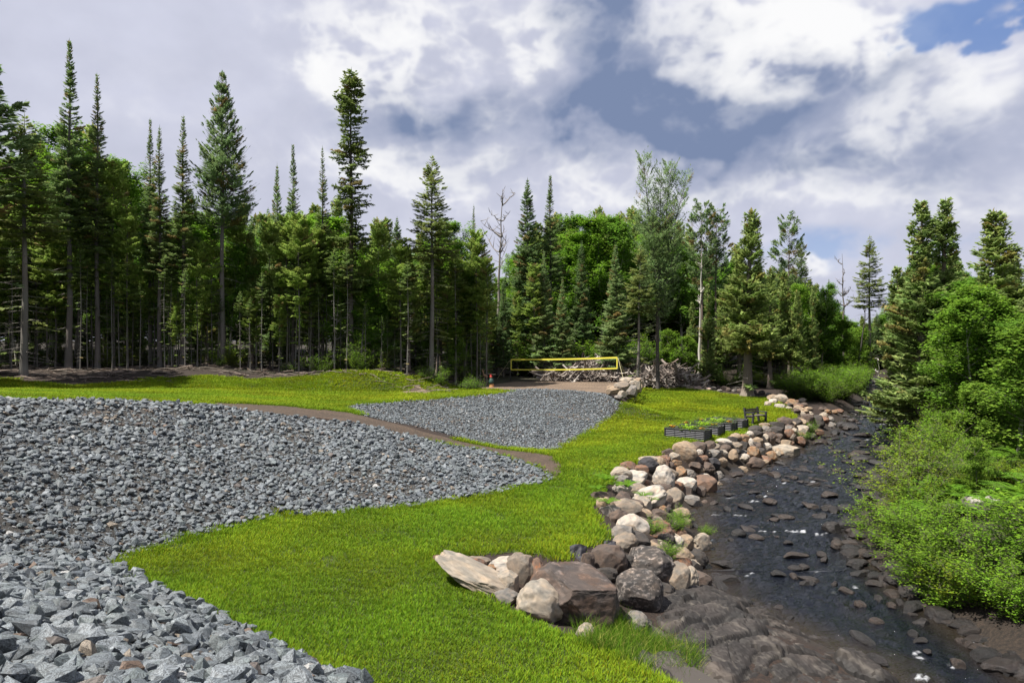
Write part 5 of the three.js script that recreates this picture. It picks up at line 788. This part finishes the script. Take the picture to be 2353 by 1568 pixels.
// the right bank, from the near corner up the stream
for (let k = 0; k < 46; k++) { const d = 13.6 + 22 * Math.pow(tr(), 1.1), x = rightAt(d) + 1.5 + tr() * 6.5, px = CX + x / d * F; if (px > 2560 || (d > 20.2 && d < 33 && px > 2120)) continue; const kind = ['alder', 'alder', 'olive', 'willow', 'olive'][Math.floor(tr() * 5)]; bush(kind, bankLabel(kind, x, d), x, -d, 0.7 + tr() * 0.45, { group: 'shrubs crowding the near right bank' }); }
for (const [px, d, s, kind] of [[2040, 22.6, 0.7, 'alder'], [2075, 22, 0.8, 'willow'], [2110, 21, 0.85, 'alder'], [2060, 24.5, 0.7, 'olive'], [2140, 20, 0.9, 'willow'], [2190, 18.5, 0.8, 'alder'], [2230, 17.6, 0.75, 'olive'], [2290, 17, 0.75, 'alder'], [2335, 16.2, 0.75, 'willow'], [2330, 18.4, 0.85, 'alder'], [2120, 19.2, 0.7, 'alder'], [2160, 17.9, 0.7, 'willow']]) bush(kind, bankLabel(kind, X(px, d), d), X(px, d), -d, s, { group: 'shrubs crowding the near right bank' });
for (const [px, d, s, l] of [[2010, 25.5, 0.95, 'spindly open shrub with small leaves leaning over the water, lowest on the right bank'], [2060, 27.5, 1.05, 'spindly open shrub reaching over the stream above the lowest leaning one'], [2120, 25.5, 1.0, 'spindly open shrub standing before the dark bank, right of those over the water']]) bush('sparse', l, X(px, d), -d, s);
for (let k = 0; k < 95; k++) { const d = 21.5 + 14 * tr(), x = rightAt(d) + 2.0 + tr() * 8; fern('bright green fern ' + (d < 25 ? 'behind the wide grey stump' : d < 29 ? 'amid the right-bank fern patch' : 'at the back of the fern patch') + (x - rightAt(d) < 4 ? ', towards the stream' : x - rightAt(d) < 7.5 ? ', halfway along' : ', towards the right edge'), x, -d, 1.1 + tr() * 0.7, 'ferns on the right bank'); }
for (let k = 0; k < 26; k++) { const d = 27 + 44 * Math.pow(tr(), 1.2), x = rightAt(d) + 1.0 + tr() * 2.6; bush(['alder', 'willow', 'olive'][k % 3], ['dark', 'bright', 'yellowish'][k % 3] + ' shrub overhanging the right edge of the stream ' + (d < 36 ? 'opposite the garden beds' : d < 50 ? 'opposite the bench' : 'at the far bend'), x, -d, 0.75 + tr() * 0.5, { group: 'shrubs along the far right bank' }); }
for (let k = 0; k < 26; k++) { const d = 61 + 32 * Math.pow(tr(), 1.3), x = leftAt(d) - 0.6 - tr() * 5; bush(['willow', 'alder', 'willow'][k % 3], ['bright', 'dark', 'pale'][k % 3] + ' willow on the far left bank ' + (leftAt(d) - x < 2.2 ? 'at the stream edge' : 'set back from the stream') + (d < 68 ? ', beside the lawn corner' : d < 78 ? ', mid-clump' : ', at the far end'), x, -d, 1.0 + tr() * 0.6, { group: 'willows on the far left bank' }); }
for (let k = 0; k < 16; k++) { const px = 1600 + tr() * 250, d = 70 + tr() * 4; bush(['low', 'olive', 'alder'][k % 3], ['low', 'olive', 'dark'][k % 3] + ' shaded bush behind the stone row ' + (px < 1700 ? 'left of the old cedar' : 'right of the old cedar'), X(px, d), -d, 0.8 + tr() * 0.5, { group: 'bushes behind the stone row' }); }
for (let k = 0; k < 22; k++) { const px = 1190 + tr() * 420, d = 73.5 + tr() * 3; bush(['willow', 'alder'][k % 2], ['bright willow', 'dark alder'][k % 2] + ' bush behind the brush pile ' + (px < 1330 ? 'at its left end' : px < 1470 ? 'behind the net' : 'behind the larch'), X(px, d), -d, 1.5 + tr() * 0.9, { group: 'bushes behind the brush pile' }); }
for (let k = 0; k < 46; k++) { const px = -60 + tr() * 1150, d = 54 + tr() * 9; bush(['low', 'olive', 'alder'][k % 3], ['low', 'olive', 'leafy dark'][k % 3] + ' undergrowth bush ' + whereIs(px, d), X(px, d), -d, 0.7 + tr() * 0.7, { group: 'undergrowth bushes in the forest' }); }
for (let k = 0; k < 15; k++) { const d = 22.5 + 10 * tr(), x = rightAt(d) + 2.6 + tr() * 7, kind = ['willow', 'olive', 'alder'][k % 3]; if (Math.abs(x - X(2258, d)) > 1.2 || d > 24) bush(kind, bankLabel(kind, x, d) + ' among ferns', x, -d, 0.45 + tr() * 0.25, { group: 'low shrubs among the ferns' }); }
tree('elder_tree', 'young', 'small elder with drooping leaves standing in the ferns behind the wide stump', 'elder', 2243, 24.5, 985, { wide: 1.1 });
for (let k = 0; k < 16; k++) { const d = 31 + 14 * tr(), x = rightAt(d) + 3.5 + tr() * 5.5, px = CX + x / d * F; if (px < 2520) filler('young', px, d, 800 + tr() * 160, 1.25); }
for (const [x, z, h] of [[-37, -33, 19], [-40, -38, 22], [-37.5, -41, 17], [-43, -35, 20], [-46, -41, 23], [-41, -44, 20], [-48, -36, 21], [-38, -29, 16], [-45, -30, 20]]) grow('spruce_tree', tr() < 0.5 ? 'fir' : 'spire', 'dark spruce beyond the left edge of the picture that shades the bank', 'spruce', x, z, h, { group: 'spruces beyond the left edge', wide: 1.2, turn: tr() * 6 });
// small plants among the boulders
for (const [px, py, s, l] of [[1392, 1118, 0.8, 'tall fern at the lawn rim left of the domed cream boulder'], [1418, 1132, 0.75, 'upright fern in front of the cream boulders'], [1440, 1134, 0.9, 'widest fern, between the domed and the long cream boulders'], [1397, 1176, 0.7, 'narrow fern hanging over the yellow-tan boulder'], [1478, 1156, 0.7, 'fern below the long cream boulder'], [1495, 1166, 0.6, 'small fern right of the other one below the long cream boulder'], [1372, 1140, 0.55, 'small dark fern at the leftmost notch of the bank']]) { const p = sight(px, py + 8); fern(l, p.x, p.z, s * 0.72, undefined, p.y + 0.35); }
for (const [px, py, s, l] of [[1562, 1212, 0.55, 'leafy weed between boulders near the water, right of the white ones'], [1558, 1228, 0.5, 'low weed below another on the bank near the water'], [1500, 1240, 0.55, 'grassy weed in the gap behind the speckled boulder'], [1538, 1298, 0.5, 'green sprig right of the white-splashed boulder'], [1622, 1242, 0.4, 'sprig beside the upright pale boulder at the stream'], [1863, 995, 0.8, 'bright green bush among the boulders below the bench'], [1850, 1012, 0.6, 'smaller green bush just below the bright one under the bench'], [1985, 908, 0.7, 'green tuft on the stony bar upstream']]) { const p = sight(px, py + 8); const o = bush('low', l, p.x, p.z, s, { sink: -0.25 }); o.position.y += 0.1; }
// tall meadow grass at the corner of the lawn
function tuftShape(seed, n, L, c) { const r = rng(seed), m = new MB(); for (let k = 0; k < n; k++) { const a = r() * 6.283, q = Math.sqrt(r()) * 0.22, h = L * (0.55 + r() * 0.6), pts = bend(V(Math.cos(a) * q, -0.03, Math.sin(a) * q), V((r() - 0.5) * 0.7, 1, (r() - 0.5) * 0.7).normalize(), h, 4, V((r() - 0.5) * 1.4, -0.5, (r() - 0.5) * 1.4)), b = r() * 6.283, sx = Math.cos(b) * 0.006, sz = Math.sin(b) * 0.006, col = vary(r() < 0.12 ? [0.2, 0.17, 0.08] : c, r, 0.5); let pr = null; pts.forEach((p, i) => { const w = 1 - i / 4.4, v = [m.v(p.x - sx * w, p.y, p.z - sz * w, col), m.v(p.x + sx * w, p.y, p.z + sz * w, col)]; if (pr) m.quad(pr[0], pr[1], v[1], v[0]); pr = v; }); } return m.geo(); }
{
  const litter = new MB(); for (let s = 0; s < 3; s++) litter.tube([V(-0.4, 0, s * 0.1 - 0.1), V(0, 0.05, s * 0.04), V(0.45, 0.02, 0.12 - s * 0.1)], [0.018, 0.014, 0.006], 4, [[0.13, 0.1, 0.08], [0.09, 0.06, 0.045], [0.18, 0.155, 0.13]][s]);
  const lr = rng(515), li = shade(new THREE.InstancedMesh(litter.geo(true), barkMat, 620)), lm = new THREE.Matrix4(), lq = new THREE.Quaternion();
  for (let k = 0; k < 620; k++) { const px = -60 + lr() * 1100, d = (px < 400 ? 45.5 : 51) + lr() * 9, x = X(px, d), s = 0.5 + lr() * 1.4; li.setMatrixAt(k, lm.compose(V(x, ground(x, -d) + 0.03, -d), lq.setFromEuler(new THREE.Euler((lr() - 0.5) * 0.5, lr() * 6.28, (lr() - 0.5) * 0.5)), V(s, s, s))); }
  li.name = numbered('forest_litter'); scene.add(tag(li, 'fallen twigs and dead wood strewn on the bare bank below the trees', 'twigs', null, 'stuff'));
  const tufts = tuftShape(3, 60, 0.45, [0.06, 0.1, 0.015]), edge = [], r = rng(31);
  for (let k = 0; k < 150; k++) { const px = 1340 + r() * 260, py = 1440 + (px - 1340) * 0.42 + (r() - 0.45) * 80, p = sight(px, py); edge.push([p.x, p.z, 0.7 + r() * 0.6]); }
  const im = shade(new THREE.InstancedMesh(tufts, leafMat, edge.length)), m = new THREE.Matrix4(), q = new THREE.Quaternion();
  edge.forEach(([x, z, s], k) => im.setMatrixAt(k, m.compose(V(x, ground(x, z), z), q.setFromAxisAngle(V(0, 1, 0), r() * 6.28), V(s, s, s))));
  im.name = numbered('meadow_grass'); scene.add(tag(im, 'tall uncut grass at the lawn corner beside the bedrock', 'grass', null, 'stuff'));
  const rim = [], rp = [MAIN_GRAVEL, FAR_GRAVEL];
  for (let k = 0; k < 5200; k++) { const x = -14 + r() * 24, z = -46 + r() * 33; const f = Math.abs(Math.max(inside(MAIN_GRAVEL, x, z), inside(FAR_GRAVEL, x, z), inside(NEAR_GRAVEL, x, z)) + wob(x, z, 0.3)); if (f < 0.3 && onLawn(x, z) > -0.2 && r() < 0.45 * smooth(-0.1, 0.25, fbm(x * 0.6, z * 0.6, 4, 2))) rim.push([x, z, 0.28 + r() * 0.35]); }
  const iw = shade(new THREE.InstancedMesh(tufts, leafMat, rim.length));
  rim.forEach(([x, z, s], k) => iw.setMatrixAt(k, m.compose(V(x, ground(x, z), z), q.setFromAxisAngle(V(0, 1, 0), r() * 6.28), V(s, s, s))));
  iw.name = numbered('edge_weeds'); scene.add(tag(iw, 'ragged weeds growing along the edges of the gravel slopes', 'weeds', null, 'stuff'));
  const reeds = addMesh('reed_tuft', tuftShape(8, 120, 0.9, [0.1, 0.15, 0.03]), leafMat), p = sight(2165, 1345); reeds.position.copy(p); reeds.scale.set(2, 1, 1.6); tag(reeds, 'tuft of long pale grass at the water edge below the right-bank shrubs', 'grass tuft');
}

// ---------------------------------------------------------------- things in the garden
{ // weathered branches and roots heaped behind the court
  const pile = thing('brush_pile', 'long heap of weathered grey branches and roots behind the volleyball court', 'brush pile'), r = rng(1212), kindsB = [];
  for (let s = 0; s < 6; s++) { const m = new MB(), pts = bend(V(0, 0, 0), V(1, 0, 0), 1, 6, V(0, (r() - 0.5) * 0.7, (r() - 0.5) * 0.9)).map((p) => p.add(V(-0.5, (r() - 0.5) * 0.04, (r() - 0.5) * 0.04))); m.tube(pts, pts.map((_, k) => 0.026 * (1 - k / 8)), 5, [1, 1, 1]); if (s % 2) for (let q = 0; q < 3; q++) { const b = bend(pts[1 + q], V(0.5, r() - 0.5, r() - 0.5).normalize(), 0.3, 3, V(0, r() - 0.5, r() - 0.5)); m.tube(b, [0.016, 0.012, 0.008, 0.004], 4, [0.9, 0.9, 0.9]); } kindsB.push(m.geo(true)); }
  const tones = [[0.227, 0.190, 0.162], [0.162, 0.134, 0.117], [0.292, 0.255, 0.223], [0.113, 0.093, 0.081], [0.365, 0.332, 0.300], [0.138, 0.101, 0.081]], mats = tones.map((c) => mat({ color: rgb(...c), vertexColors: true, roughness: 0.9 }));
  const top = (px) => (px < 1330 ? lerp(0.4, 2.1, clamp((px - 1245) / 85)) : px < 1420 ? 2.25 : px < 1560 ? 1.9 + 0.2 * smooth(1480, 1540, px) : lerp(2.0, 0.4, clamp((px - 1560) / 50)));
  const place = (o) => { const px = 1250 + r() * 350, d = 67.6 + r() * 4.6, h = top(px) * (1 - Math.pow(Math.abs(d - 70.2) / 3.0, 2) * 0.8), x = X(px, d); o.position.set(x, ground(x, -d) + h * Math.pow(r(), 0.8), -d); const L = 0.9 + 3.1 * Math.pow(r(), 1.8), g = L * (0.6 + r() * 1.2); o.scale.set(L, g, g); o.rotation.set((r() - 0.5) * 1.6, r() * 6.283, (r() - 0.5) * 0.9); return o; };
  for (let k = 0; k < 300; k++) place(addMesh('branch', kindsB[k % 6], mats[Math.floor(r() * 6)], pile));
  const rest = new THREE.InstancedMesh(kindsB[1], mat({ vertexColors: true, roughness: 0.9 }), 1500), o = new THREE.Object3D(), c = new THREE.Color(); rest.name = 'twigs'; rest.userData.kind = 'stuff'; shade(rest);
  for (let k = 0; k < 1500; k++) { place(o).updateMatrix(); rest.setMatrixAt(k, o.matrix); const t = tones[Math.floor(r() * 6)]; rest.setColorAt(k, c.setRGB(...t)); }
  pile.add(rest);
  const log = new MB(); log.tube([V(-1, 0, 0), V(-0.98, 0, 0), V(0.3, 0.03, 0), V(0.98, 0, 0), V(1, 0, 0)], [0.02, 0.3, 0.28, 0.26, 0.02], 10, [0.11, 0.09, 0.075]); const lg = addMesh('fallen_log', log.geo(true), barkMat), lp = [X(1238, 69), 0, -69]; lg.position.set(lp[0], ground(lp[0], lp[2]) + 0.75, lp[2]); lg.scale.setScalar(0.75); tag(lg, 'thick cut log lying left of the brush pile behind the court', 'log');
}
{ // volleyball net
  const L = V(X(1172, 67.5), 0, -67.5), R = V(X(1419.5, 63.5), 0, -63.5), lt = Y(825.5, 67.5), rt = Y(821, 63.5), band = 1.0;
  const net = thing('volleyball_net', 'volleyball net with bright yellow border bands stretched over the sand court', 'volleyball net', [0, 0, 0]), yellow = mat({ color: rgb(0.72, 0.66, 0.07), roughness: 0.6 }), pole = mat({ color: rgb(0.045, 0.045, 0.05), roughness: 0.45, metalness: 0.4 });
  const gl = ground(L.x, L.z), gr = ground(R.x, R.z);
  const post = (p, g, t) => { const a = addMesh('post', new THREE.CylinderGeometry(0.035, 0.04, t - g + 0.3, 12), pole, net); a.position.set(p.x, (t + g - 0.3) / 2, p.z); const c = addMesh('cap', new THREE.SphereGeometry(0.05, 10, 8), pole, a); c.position.y = (t - g + 0.3) / 2; };
  post(L, gl, lt + 0.06); post(R, gr, rt + 0.06);
  const strip = (a, b, w, name) => { const n = 14, m = new MB(), dir = b.clone().sub(a), up = Math.abs(dir.clone().normalize().y) > 0.8 ? V(1, 0, 0.25) : V(0, 1, 0), nrm = dir.clone().normalize().cross(up).normalize(); let pr = null; for (let k = 0; k <= n; k++) { const p = a.clone().addScaledVector(dir, k / n), sag = name === 'border_band' && Math.abs(up.y) > 0.5 ? -Math.sin(k / n * Math.PI) * 0.06 : 0; const v = []; for (const [s, q] of [[-1, -1], [1, -1], [1, 1], [-1, 1]]) { const w3 = p.clone().addScaledVector(up, s * w / 2).addScaledVector(nrm, q * 0.008); v.push(m.v(w3.x, w3.y + sag, w3.z, [1, 1, 1])); } if (pr) for (let s = 0; s < 4; s++) m.quad(pr[s], pr[(s + 1) % 4], v[(s + 1) % 4], v[s]); pr = v; } return addMesh(name, m.geo(), yellow, net); };
  const TL = V(L.x, lt, L.z), TR = V(R.x, rt, R.z), BL = V(L.x, lt - band, L.z), BR = V(R.x, rt - band, R.z); TL.x += 0.06; BL.x += 0.06; TR.x -= 0.06; BR.x -= 0.06;
  strip(TL, TR, 0.15, 'border_band'); strip(BL, BR, 0.12, 'border_band'); strip(BL, TL, 0.16, 'border_band'); strip(BR, TR, 0.16, 'border_band');
  const mesh = new MB(), cord = (a, b) => { mesh.tube([a, b], [0.0022, 0.0022], 3, [1, 1, 1]); };
  for (let k = 1; k < 100; k++) { const t = k / 100, s = Math.sin(t * Math.PI) * 0.06; cord(BL.clone().lerp(BR, t).add(V(0, -s, 0)), TL.clone().lerp(TR, t).add(V(0, -s, 0))); }
  for (let k = 1; k < 10; k++) for (let q = 0; q < 8; q++) { const at = (t) => BL.clone().lerp(BR, t).add(V(0, band * k / 10 - Math.sin(t * Math.PI) * 0.06, 0)); cord(at(q / 8), at((q + 1) / 8)); }
  addMesh('netting', mesh.geo(), mat({ color: rgb(0.03, 0.03, 0.032), vertexColors: true }), net);
  const rope = (a, px, py, d) => { const b = V(X(px, d), 0, -d); b.y = ground(b.x, b.z); const m = new MB(); m.tube([a, b], [0.02, 0.02], 5, [0.55, 0.5, 0.3]); addMesh('guy_rope', m.geo(true), mat({ vertexColors: true }), net); };
  rope(V(L.x, lt, L.z), 1142, 870, 68.5); rope(V(R.x, rt, R.z), 1446, 880, 64.5); rope(V(R.x, rt, R.z), 1436, 875, 62);
}
{ // raised garden beds of corrugated metal
  const steel = new THREE.MeshStandardMaterial({ color: rgb(0.035, 0.037, 0.045), roughness: 0.5, metalness: 0.2 }), trim = new THREE.MeshStandardMaterial({ color: rgb(0.035, 0.037, 0.042), roughness: 0.45, metalness: 0.4 }), earth = mat({ color: rgb(0.045, 0.032, 0.024), map: soilTex, bumpMap: soilBump, bumpScale: 0.02 });
  const W = 2.25, D = 1.1, H = 0.54;
  const corrugated = (w) => { const m = new MB(), n = 40, waves = 5; let pr = null; for (let k = 0; k <= n; k++) { const y = 0.02 + (H - 0.06) * k / n, o = 0.02 * Math.cos(k / n * waves * 2 * Math.PI), v = [m.v(-w / 2, y, o, [1, 1, 1]), m.v(w / 2, y, o, [1, 1, 1])]; if (pr) m.quad(pr[0], pr[1], v[1], v[0]); pr = v; } return m.geo(true); };
  const long = corrugated(W), short = corrugated(D), postG = new THREE.BoxGeometry(0.06, H, 0.06), railL = new THREE.CylinderGeometry(0.02, 0.02, W + 0.05, 8).rotateZ(Math.PI / 2), railS = new THREE.CylinderGeometry(0.02, 0.02, D, 8).rotateX(Math.PI / 2), seam = new THREE.BoxGeometry(0.012, H - 0.06, 0.01);
  const r = rng(88), leafy = shrubShape(21, { H: 0.4, stems: 9, color: [0.06, 0.11, 0.022], size: 0.06, leaves: 7, spread: 1.1, puff: 0.08, twigs: 2 }), lettuce = shrubShape(22, { H: 0.2, stems: 12, color: [0.2, 0.27, 0.03], size: 0.1, slim: 0.9, leaves: 6, spread: 1.6, puff: 0.08, twigs: 2 });
  const petals = (seed, tones) => { const q = rng(seed), m = new MB(); for (let k = 0; k < 16; k++) { const a = q() * 6.28, d = Math.sqrt(q()) * 0.22, c = tones[Math.floor(q() * tones.length)], p = V(Math.cos(a) * d, 0.1 + q() * 0.16, Math.sin(a) * d); for (let s = 0; s < 8; s++) { const b = s * 0.785; m.kite(p, V(Math.cos(b), 0.25, Math.sin(b)).normalize(), V(-Math.sin(b), 0, Math.cos(b)), 0.085, 0.07, c, 0.55); } } return m.geo(); };
  const bloomMat = mat({ vertexColors: true, side: THREE.DoubleSide, flatShading: true }), warm = petals(4, [[0.75, 0.5, 0.02], [0.7, 0.25, 0.02], [0.8, 0.62, 0.05]]), redder = petals(5, [[0.6, 0.08, 0.02], [0.7, 0.3, 0.02], [0.75, 0.55, 0.04]]);
  const at = [[1618, 37.0, 'front raised garden bed of dark corrugated metal, nearest to the boulder bank'], [1650, 38.7, 'second raised metal garden bed from the front'], [1680, 40.5, 'third raised metal garden bed from the front'], [1706, 42.2, 'rearmost raised metal garden bed, beside the bench']], turn = -0.62;
  at.forEach(([px, d, label], i) => {
    const cx = X(px, d), cz = -d, ex = V(Math.cos(turn), 0, -Math.sin(turn)), ez = V(Math.sin(turn), 0, Math.cos(turn)), centre = V(cx, 0, cz).addScaledVector(ex, -W / 2).addScaledVector(ez, -D / 2), y = ground(centre.x, centre.z);
    const b = thing('raised_bed', label, 'garden bed', [centre.x, y, centre.z], turn, 'raised garden beds on the lawn');
    for (const s of [-1, 1]) { const p = addMesh('long_panel', long, steel, b); p.position.z = s * D / 2; if (s < 0) p.rotation.y = Math.PI; const q = addMesh('end_panel', short, steel, b); q.position.x = s * W / 2; q.rotation.y = s * Math.PI / 2; const ra = addMesh('rim', railL, trim, b); ra.position.set(0, H - 0.01, s * D / 2); const rb = addMesh('rim', railS, trim, b); rb.position.set(s * W / 2, H - 0.01, 0); for (const t of [-1, 1]) { const c = addMesh('corner_post', postG, trim, b); c.position.set(s * (W / 2 + 0.005), H / 2, t * (D / 2 + 0.005)); } for (const t of [-0.25, 0.02, 0.27]) { const sm = addMesh('seam', seam, trim, p); sm.position.set(t * W, H / 2, 0.024); } }
    const so = addMesh('soil', new THREE.BoxGeometry(W - 0.08, H - 0.09, D - 0.08), earth, b); so.position.y = (H - 0.09) / 2;
    const plants = [[-0.95, 0.1, 0], [-0.3, 0, 2], [0.15, 0.15, 1], [0.8, 0.1, 0], [-0.6, -0.25, 2], [0.45, -0.25, 2]], where = ['front', 'second', 'third', 'rearmost'][i];
    plants.forEach(([x, z, k], n) => {
      if (i === 3 && k !== 2) return;
      const p = centre.clone().addScaledVector(ex, x + (r() - 0.5) * 0.1).addScaledVector(ez, z).setY(y + H - 0.09), side = x < -0.8 ? 'left end' : x < -0.45 ? 'back left' : x < 0 ? 'left half' : x < 0.3 ? 'middle' : x < 0.6 ? 'back right' : 'right end';
      const o = thing(k === 0 ? 'flower' : k === 1 ? 'lettuce' : 'vegetable_plant', (k === 0 ? 'yellow and orange flowers' : k === 1 ? 'pale green lettuce' : 'dark leafy vegetable plant') + ' in the ' + side + ' of the ' + where + ' garden bed', k === 0 ? 'flower' : 'plant', p.toArray(), r() * 6); const sh = k === 1 ? lettuce : leafy; o.scale.setScalar(k === 0 ? 0.75 : k === 2 ? 0.6 : 0.9);
      addMesh('stems', sh.wood, twigMat, o); addMesh('leaves', sh.leaf, leafMat, o); if (k === 0) addMesh('petals', (n + i) % 2 ? redder : warm, bloomMat, o);
    });
  });
}
{ // bench facing the stream
  const d = 44.6, x = X(1736, d), dark = mat({ color: rgb(0.03, 0.031, 0.034), roughness: 0.6 }), slat = mat({ color: rgb(0.2, 0.185, 0.165), roughness: 0.8, map: soilTex });
  const b = thing('bench', 'black-framed garden bench with grey wooden slats behind the garden beds', 'bench', [x, ground(x, -d), -d], 0.62); b.scale.setScalar(1.18); const box = (n, w, h, q, m, px, py, pz, rx = 0) => { const o = addMesh(n, new THREE.BoxGeometry(w, h, q), m, b); o.position.set(px, py, pz); o.rotation.x = rx; return o; };
  for (const s of [-0.58, 0.58]) { box('rear_leg', 0.09, 0.88, 0.1, dark, s, 0.44, -0.24, -0.14); box('front_leg', 0.09, 0.44, 0.1, dark, s, 0.22, 0.24, 0.08); box('armrest', 0.11, 0.055, 0.62, dark, s, 0.62, 0.02); box('arm_post', 0.08, 0.2, 0.09, dark, s, 0.5, 0.25); box('seat_rail', 0.07, 0.07, 0.5, dark, s, 0.4, 0); }
  for (const z of [0.2, 0.06, -0.08]) box('seat_slat', 1.3, 0.035, 0.125, slat, 0, 0.455, z);
  for (const y of [0.6, 0.74]) box('back_slat', 1.24, 0.125, 0.03, slat, 0, y, -0.2 - (y - 0.44) * 0.14 - 0.03, -0.14);
}
{ // black landscape fabric showing at the lawn rim
  const fab = mat({ color: rgb(0.018, 0.018, 0.024), roughness: 0.6, side: THREE.DoubleSide, bumpMap: soilBump, bumpScale: 0.01 });
  for (const [px, py, w, h, l] of [[1330, 1272, 40, 34, 'crumpled black landscape fabric over a stone left of the round brown boulder'], [1404, 1253, 30, 26, 'scrap of black landscape fabric sticking out beside the wedge-shaped grey stone']]) {
    const p = sight(px, py + h * 0.3), d = -p.z, g = new THREE.PlaneGeometry(w / F * d, h / F * d * 1.3, 14, 12), q = g.attributes.position; for (let k = 0; k < q.count; k++) q.setZ(k, fbm(q.getX(k) * 3, q.getY(k) * 3, px, 3) * 0.3 - Math.pow(q.getX(k) / (w / F * d), 2) * 0.5); g.computeVertexNormals();
    const o = addMesh('landscape_fabric', g, fab); o.position.set(X(px, d), Y(py, d), -d); o.rotation.x = -0.75; tag(o, l, 'fabric');
  }
}
{ // stumps on the right bank
  const stump = (px, py, w, h, label, seed) => { const p = sight(px, py + h / 2), d = -p.z, R = w / F * d / 2, H = h / F * d, m = new MB(), r = rng(seed), N = 40, hs = Array.from({ length: N }, (_, k) => H * (0.86 + 0.28 * n3(k * 0.35, seed, 1) + (r() - 0.5) * 0.1)), ring = (y, f, c) => Array.from({ length: N }, (_, k) => { const a = k / N * 6.283, q = R * f * (1 + 0.1 * Math.sin(a * 5 + seed) + 0.05 * (k % 2)); return m.v(Math.cos(a) * q, y < 0 ? hs[k] : y * H, Math.sin(a) * q, vary(c, r, 0.5)); }); const rows = [ring(-0.0001 + 0, 1.3, [0.22, 0.2, 0.18]), ring(0.3, 1.08, [0.22, 0.2, 0.185]), ring(0.65, 1.0, [0.26, 0.245, 0.225]), ring(-1, 0.97, [0.34, 0.32, 0.29]), ring(-1, 0.82, [0.36, 0.34, 0.3])]; for (let i = 0; i < 4; i++) for (let k = 0; k < N; k++) m.quad(rows[i][k], rows[i + 1][k], rows[i + 1][(k + 1) % N], rows[i][(k + 1) % N]); const c = m.v(0, H * 0.6, 0, [0.3, 0.27, 0.24]); for (let k = 0; k < N; k++) m.tri(rows[4][k], c, rows[4][(k + 1) % N]); const o = addMesh('tree_stump', m.geo(), mat({ vertexColors: true, roughness: 0.95, flatShading: true, side: THREE.DoubleSide })); o.position.set(X(px, d), p.y - 0.1, -d); return tag(o, label, 'tree stump'); };
  stump(2258, 1158, 58, 46, 'wide weathered grey tree stump with a split top among the right-bank ferns', 3);
  stump(2186, 1166, 24, 34, 'small pale broken stump left of the wide grey one on the right bank', 7);
}
{ // small painted ornament at the wood's edge
  const d = 58.5, x = X(1128, d), g = thing('painted_ornament', 'small painted figure with a red top at the wood edge left of the court', 'garden ornament', [x, ground(x, -d), -d], 0.2);
  const part = (n, geo, c, px, py, pz) => { const o = addMesh(n, geo, mat({ color: rgb(...c), roughness: 0.6 }), g); o.position.set(px, py, pz); return o; };
  part('base', new THREE.CylinderGeometry(0.16, 0.24, 0.32, 14), [0.36, 0.17, 0.06], 0.06, 0.16, 0); part('body', new THREE.LatheGeometry([[0.0, 0], [0.2, 0.02], [0.23, 0.2], [0.17, 0.42], [0.08, 0.5], [0, 0.5]].map(([a, b]) => new THREE.Vector2(a, b)), 16), [0.02, 0.06, 0.05], 0.02, 0.3, 0); part('head', new THREE.SphereGeometry(0.11, 16, 12), [0.4, 0.24, 0.15], -0.02, 0.87, 0); part('hat', new THREE.ConeGeometry(0.14, 0.3, 16), [0.5, 0.03, 0.02], -0.03, 1.05, 0);
  const a = thing('antler_ornament', 'brown antlered wooden ornament fixed to a trunk left of the red-topped figure', 'garden ornament', [X(1112, 59), ground(X(1112, 59), -59), -59]), m = new MB(); m.tube([V(0, 0, 0), V(0, 0.7, 0), V(0.02, 1.05, 0)], [0.05, 0.05, 0.04], 7, [0.14, 0.1, 0.07]); addMesh('post', m.geo(true), barkMat, a);
  const hd = new MB(); hd.tube([V(-0.05, 1.05, 0), V(0.12, 1.0, 0.08), V(0.3, 0.86, 0.16)], [0.1, 0.11, 0.07], 9, [0.2, 0.13, 0.08]); addMesh('head', hd.geo(true), barkMat, a); for (const s of [-1, 1]) { const an = new MB(), st = bend(V(-0.02, 1.1, 0.05 * s), V(-0.4, 0.7, 0.5 * s).normalize(), 0.45, 4, V(0, 0.6, 0)); an.tube(st, [0.03, 0.026, 0.02, 0.015, 0.008], 5, [0.28, 0.18, 0.1]); for (const k of [1, 2, 3]) an.tube(bend(st[k], V(0.3, 1, 0.2 * s).normalize(), 0.2, 2, V(0, 0.4, 0)), [0.018, 0.012, 0.006], 4, [0.28, 0.18, 0.1]); addMesh('antler', an.geo(true), barkMat, a); }
}

renderer.render(scene, camera);
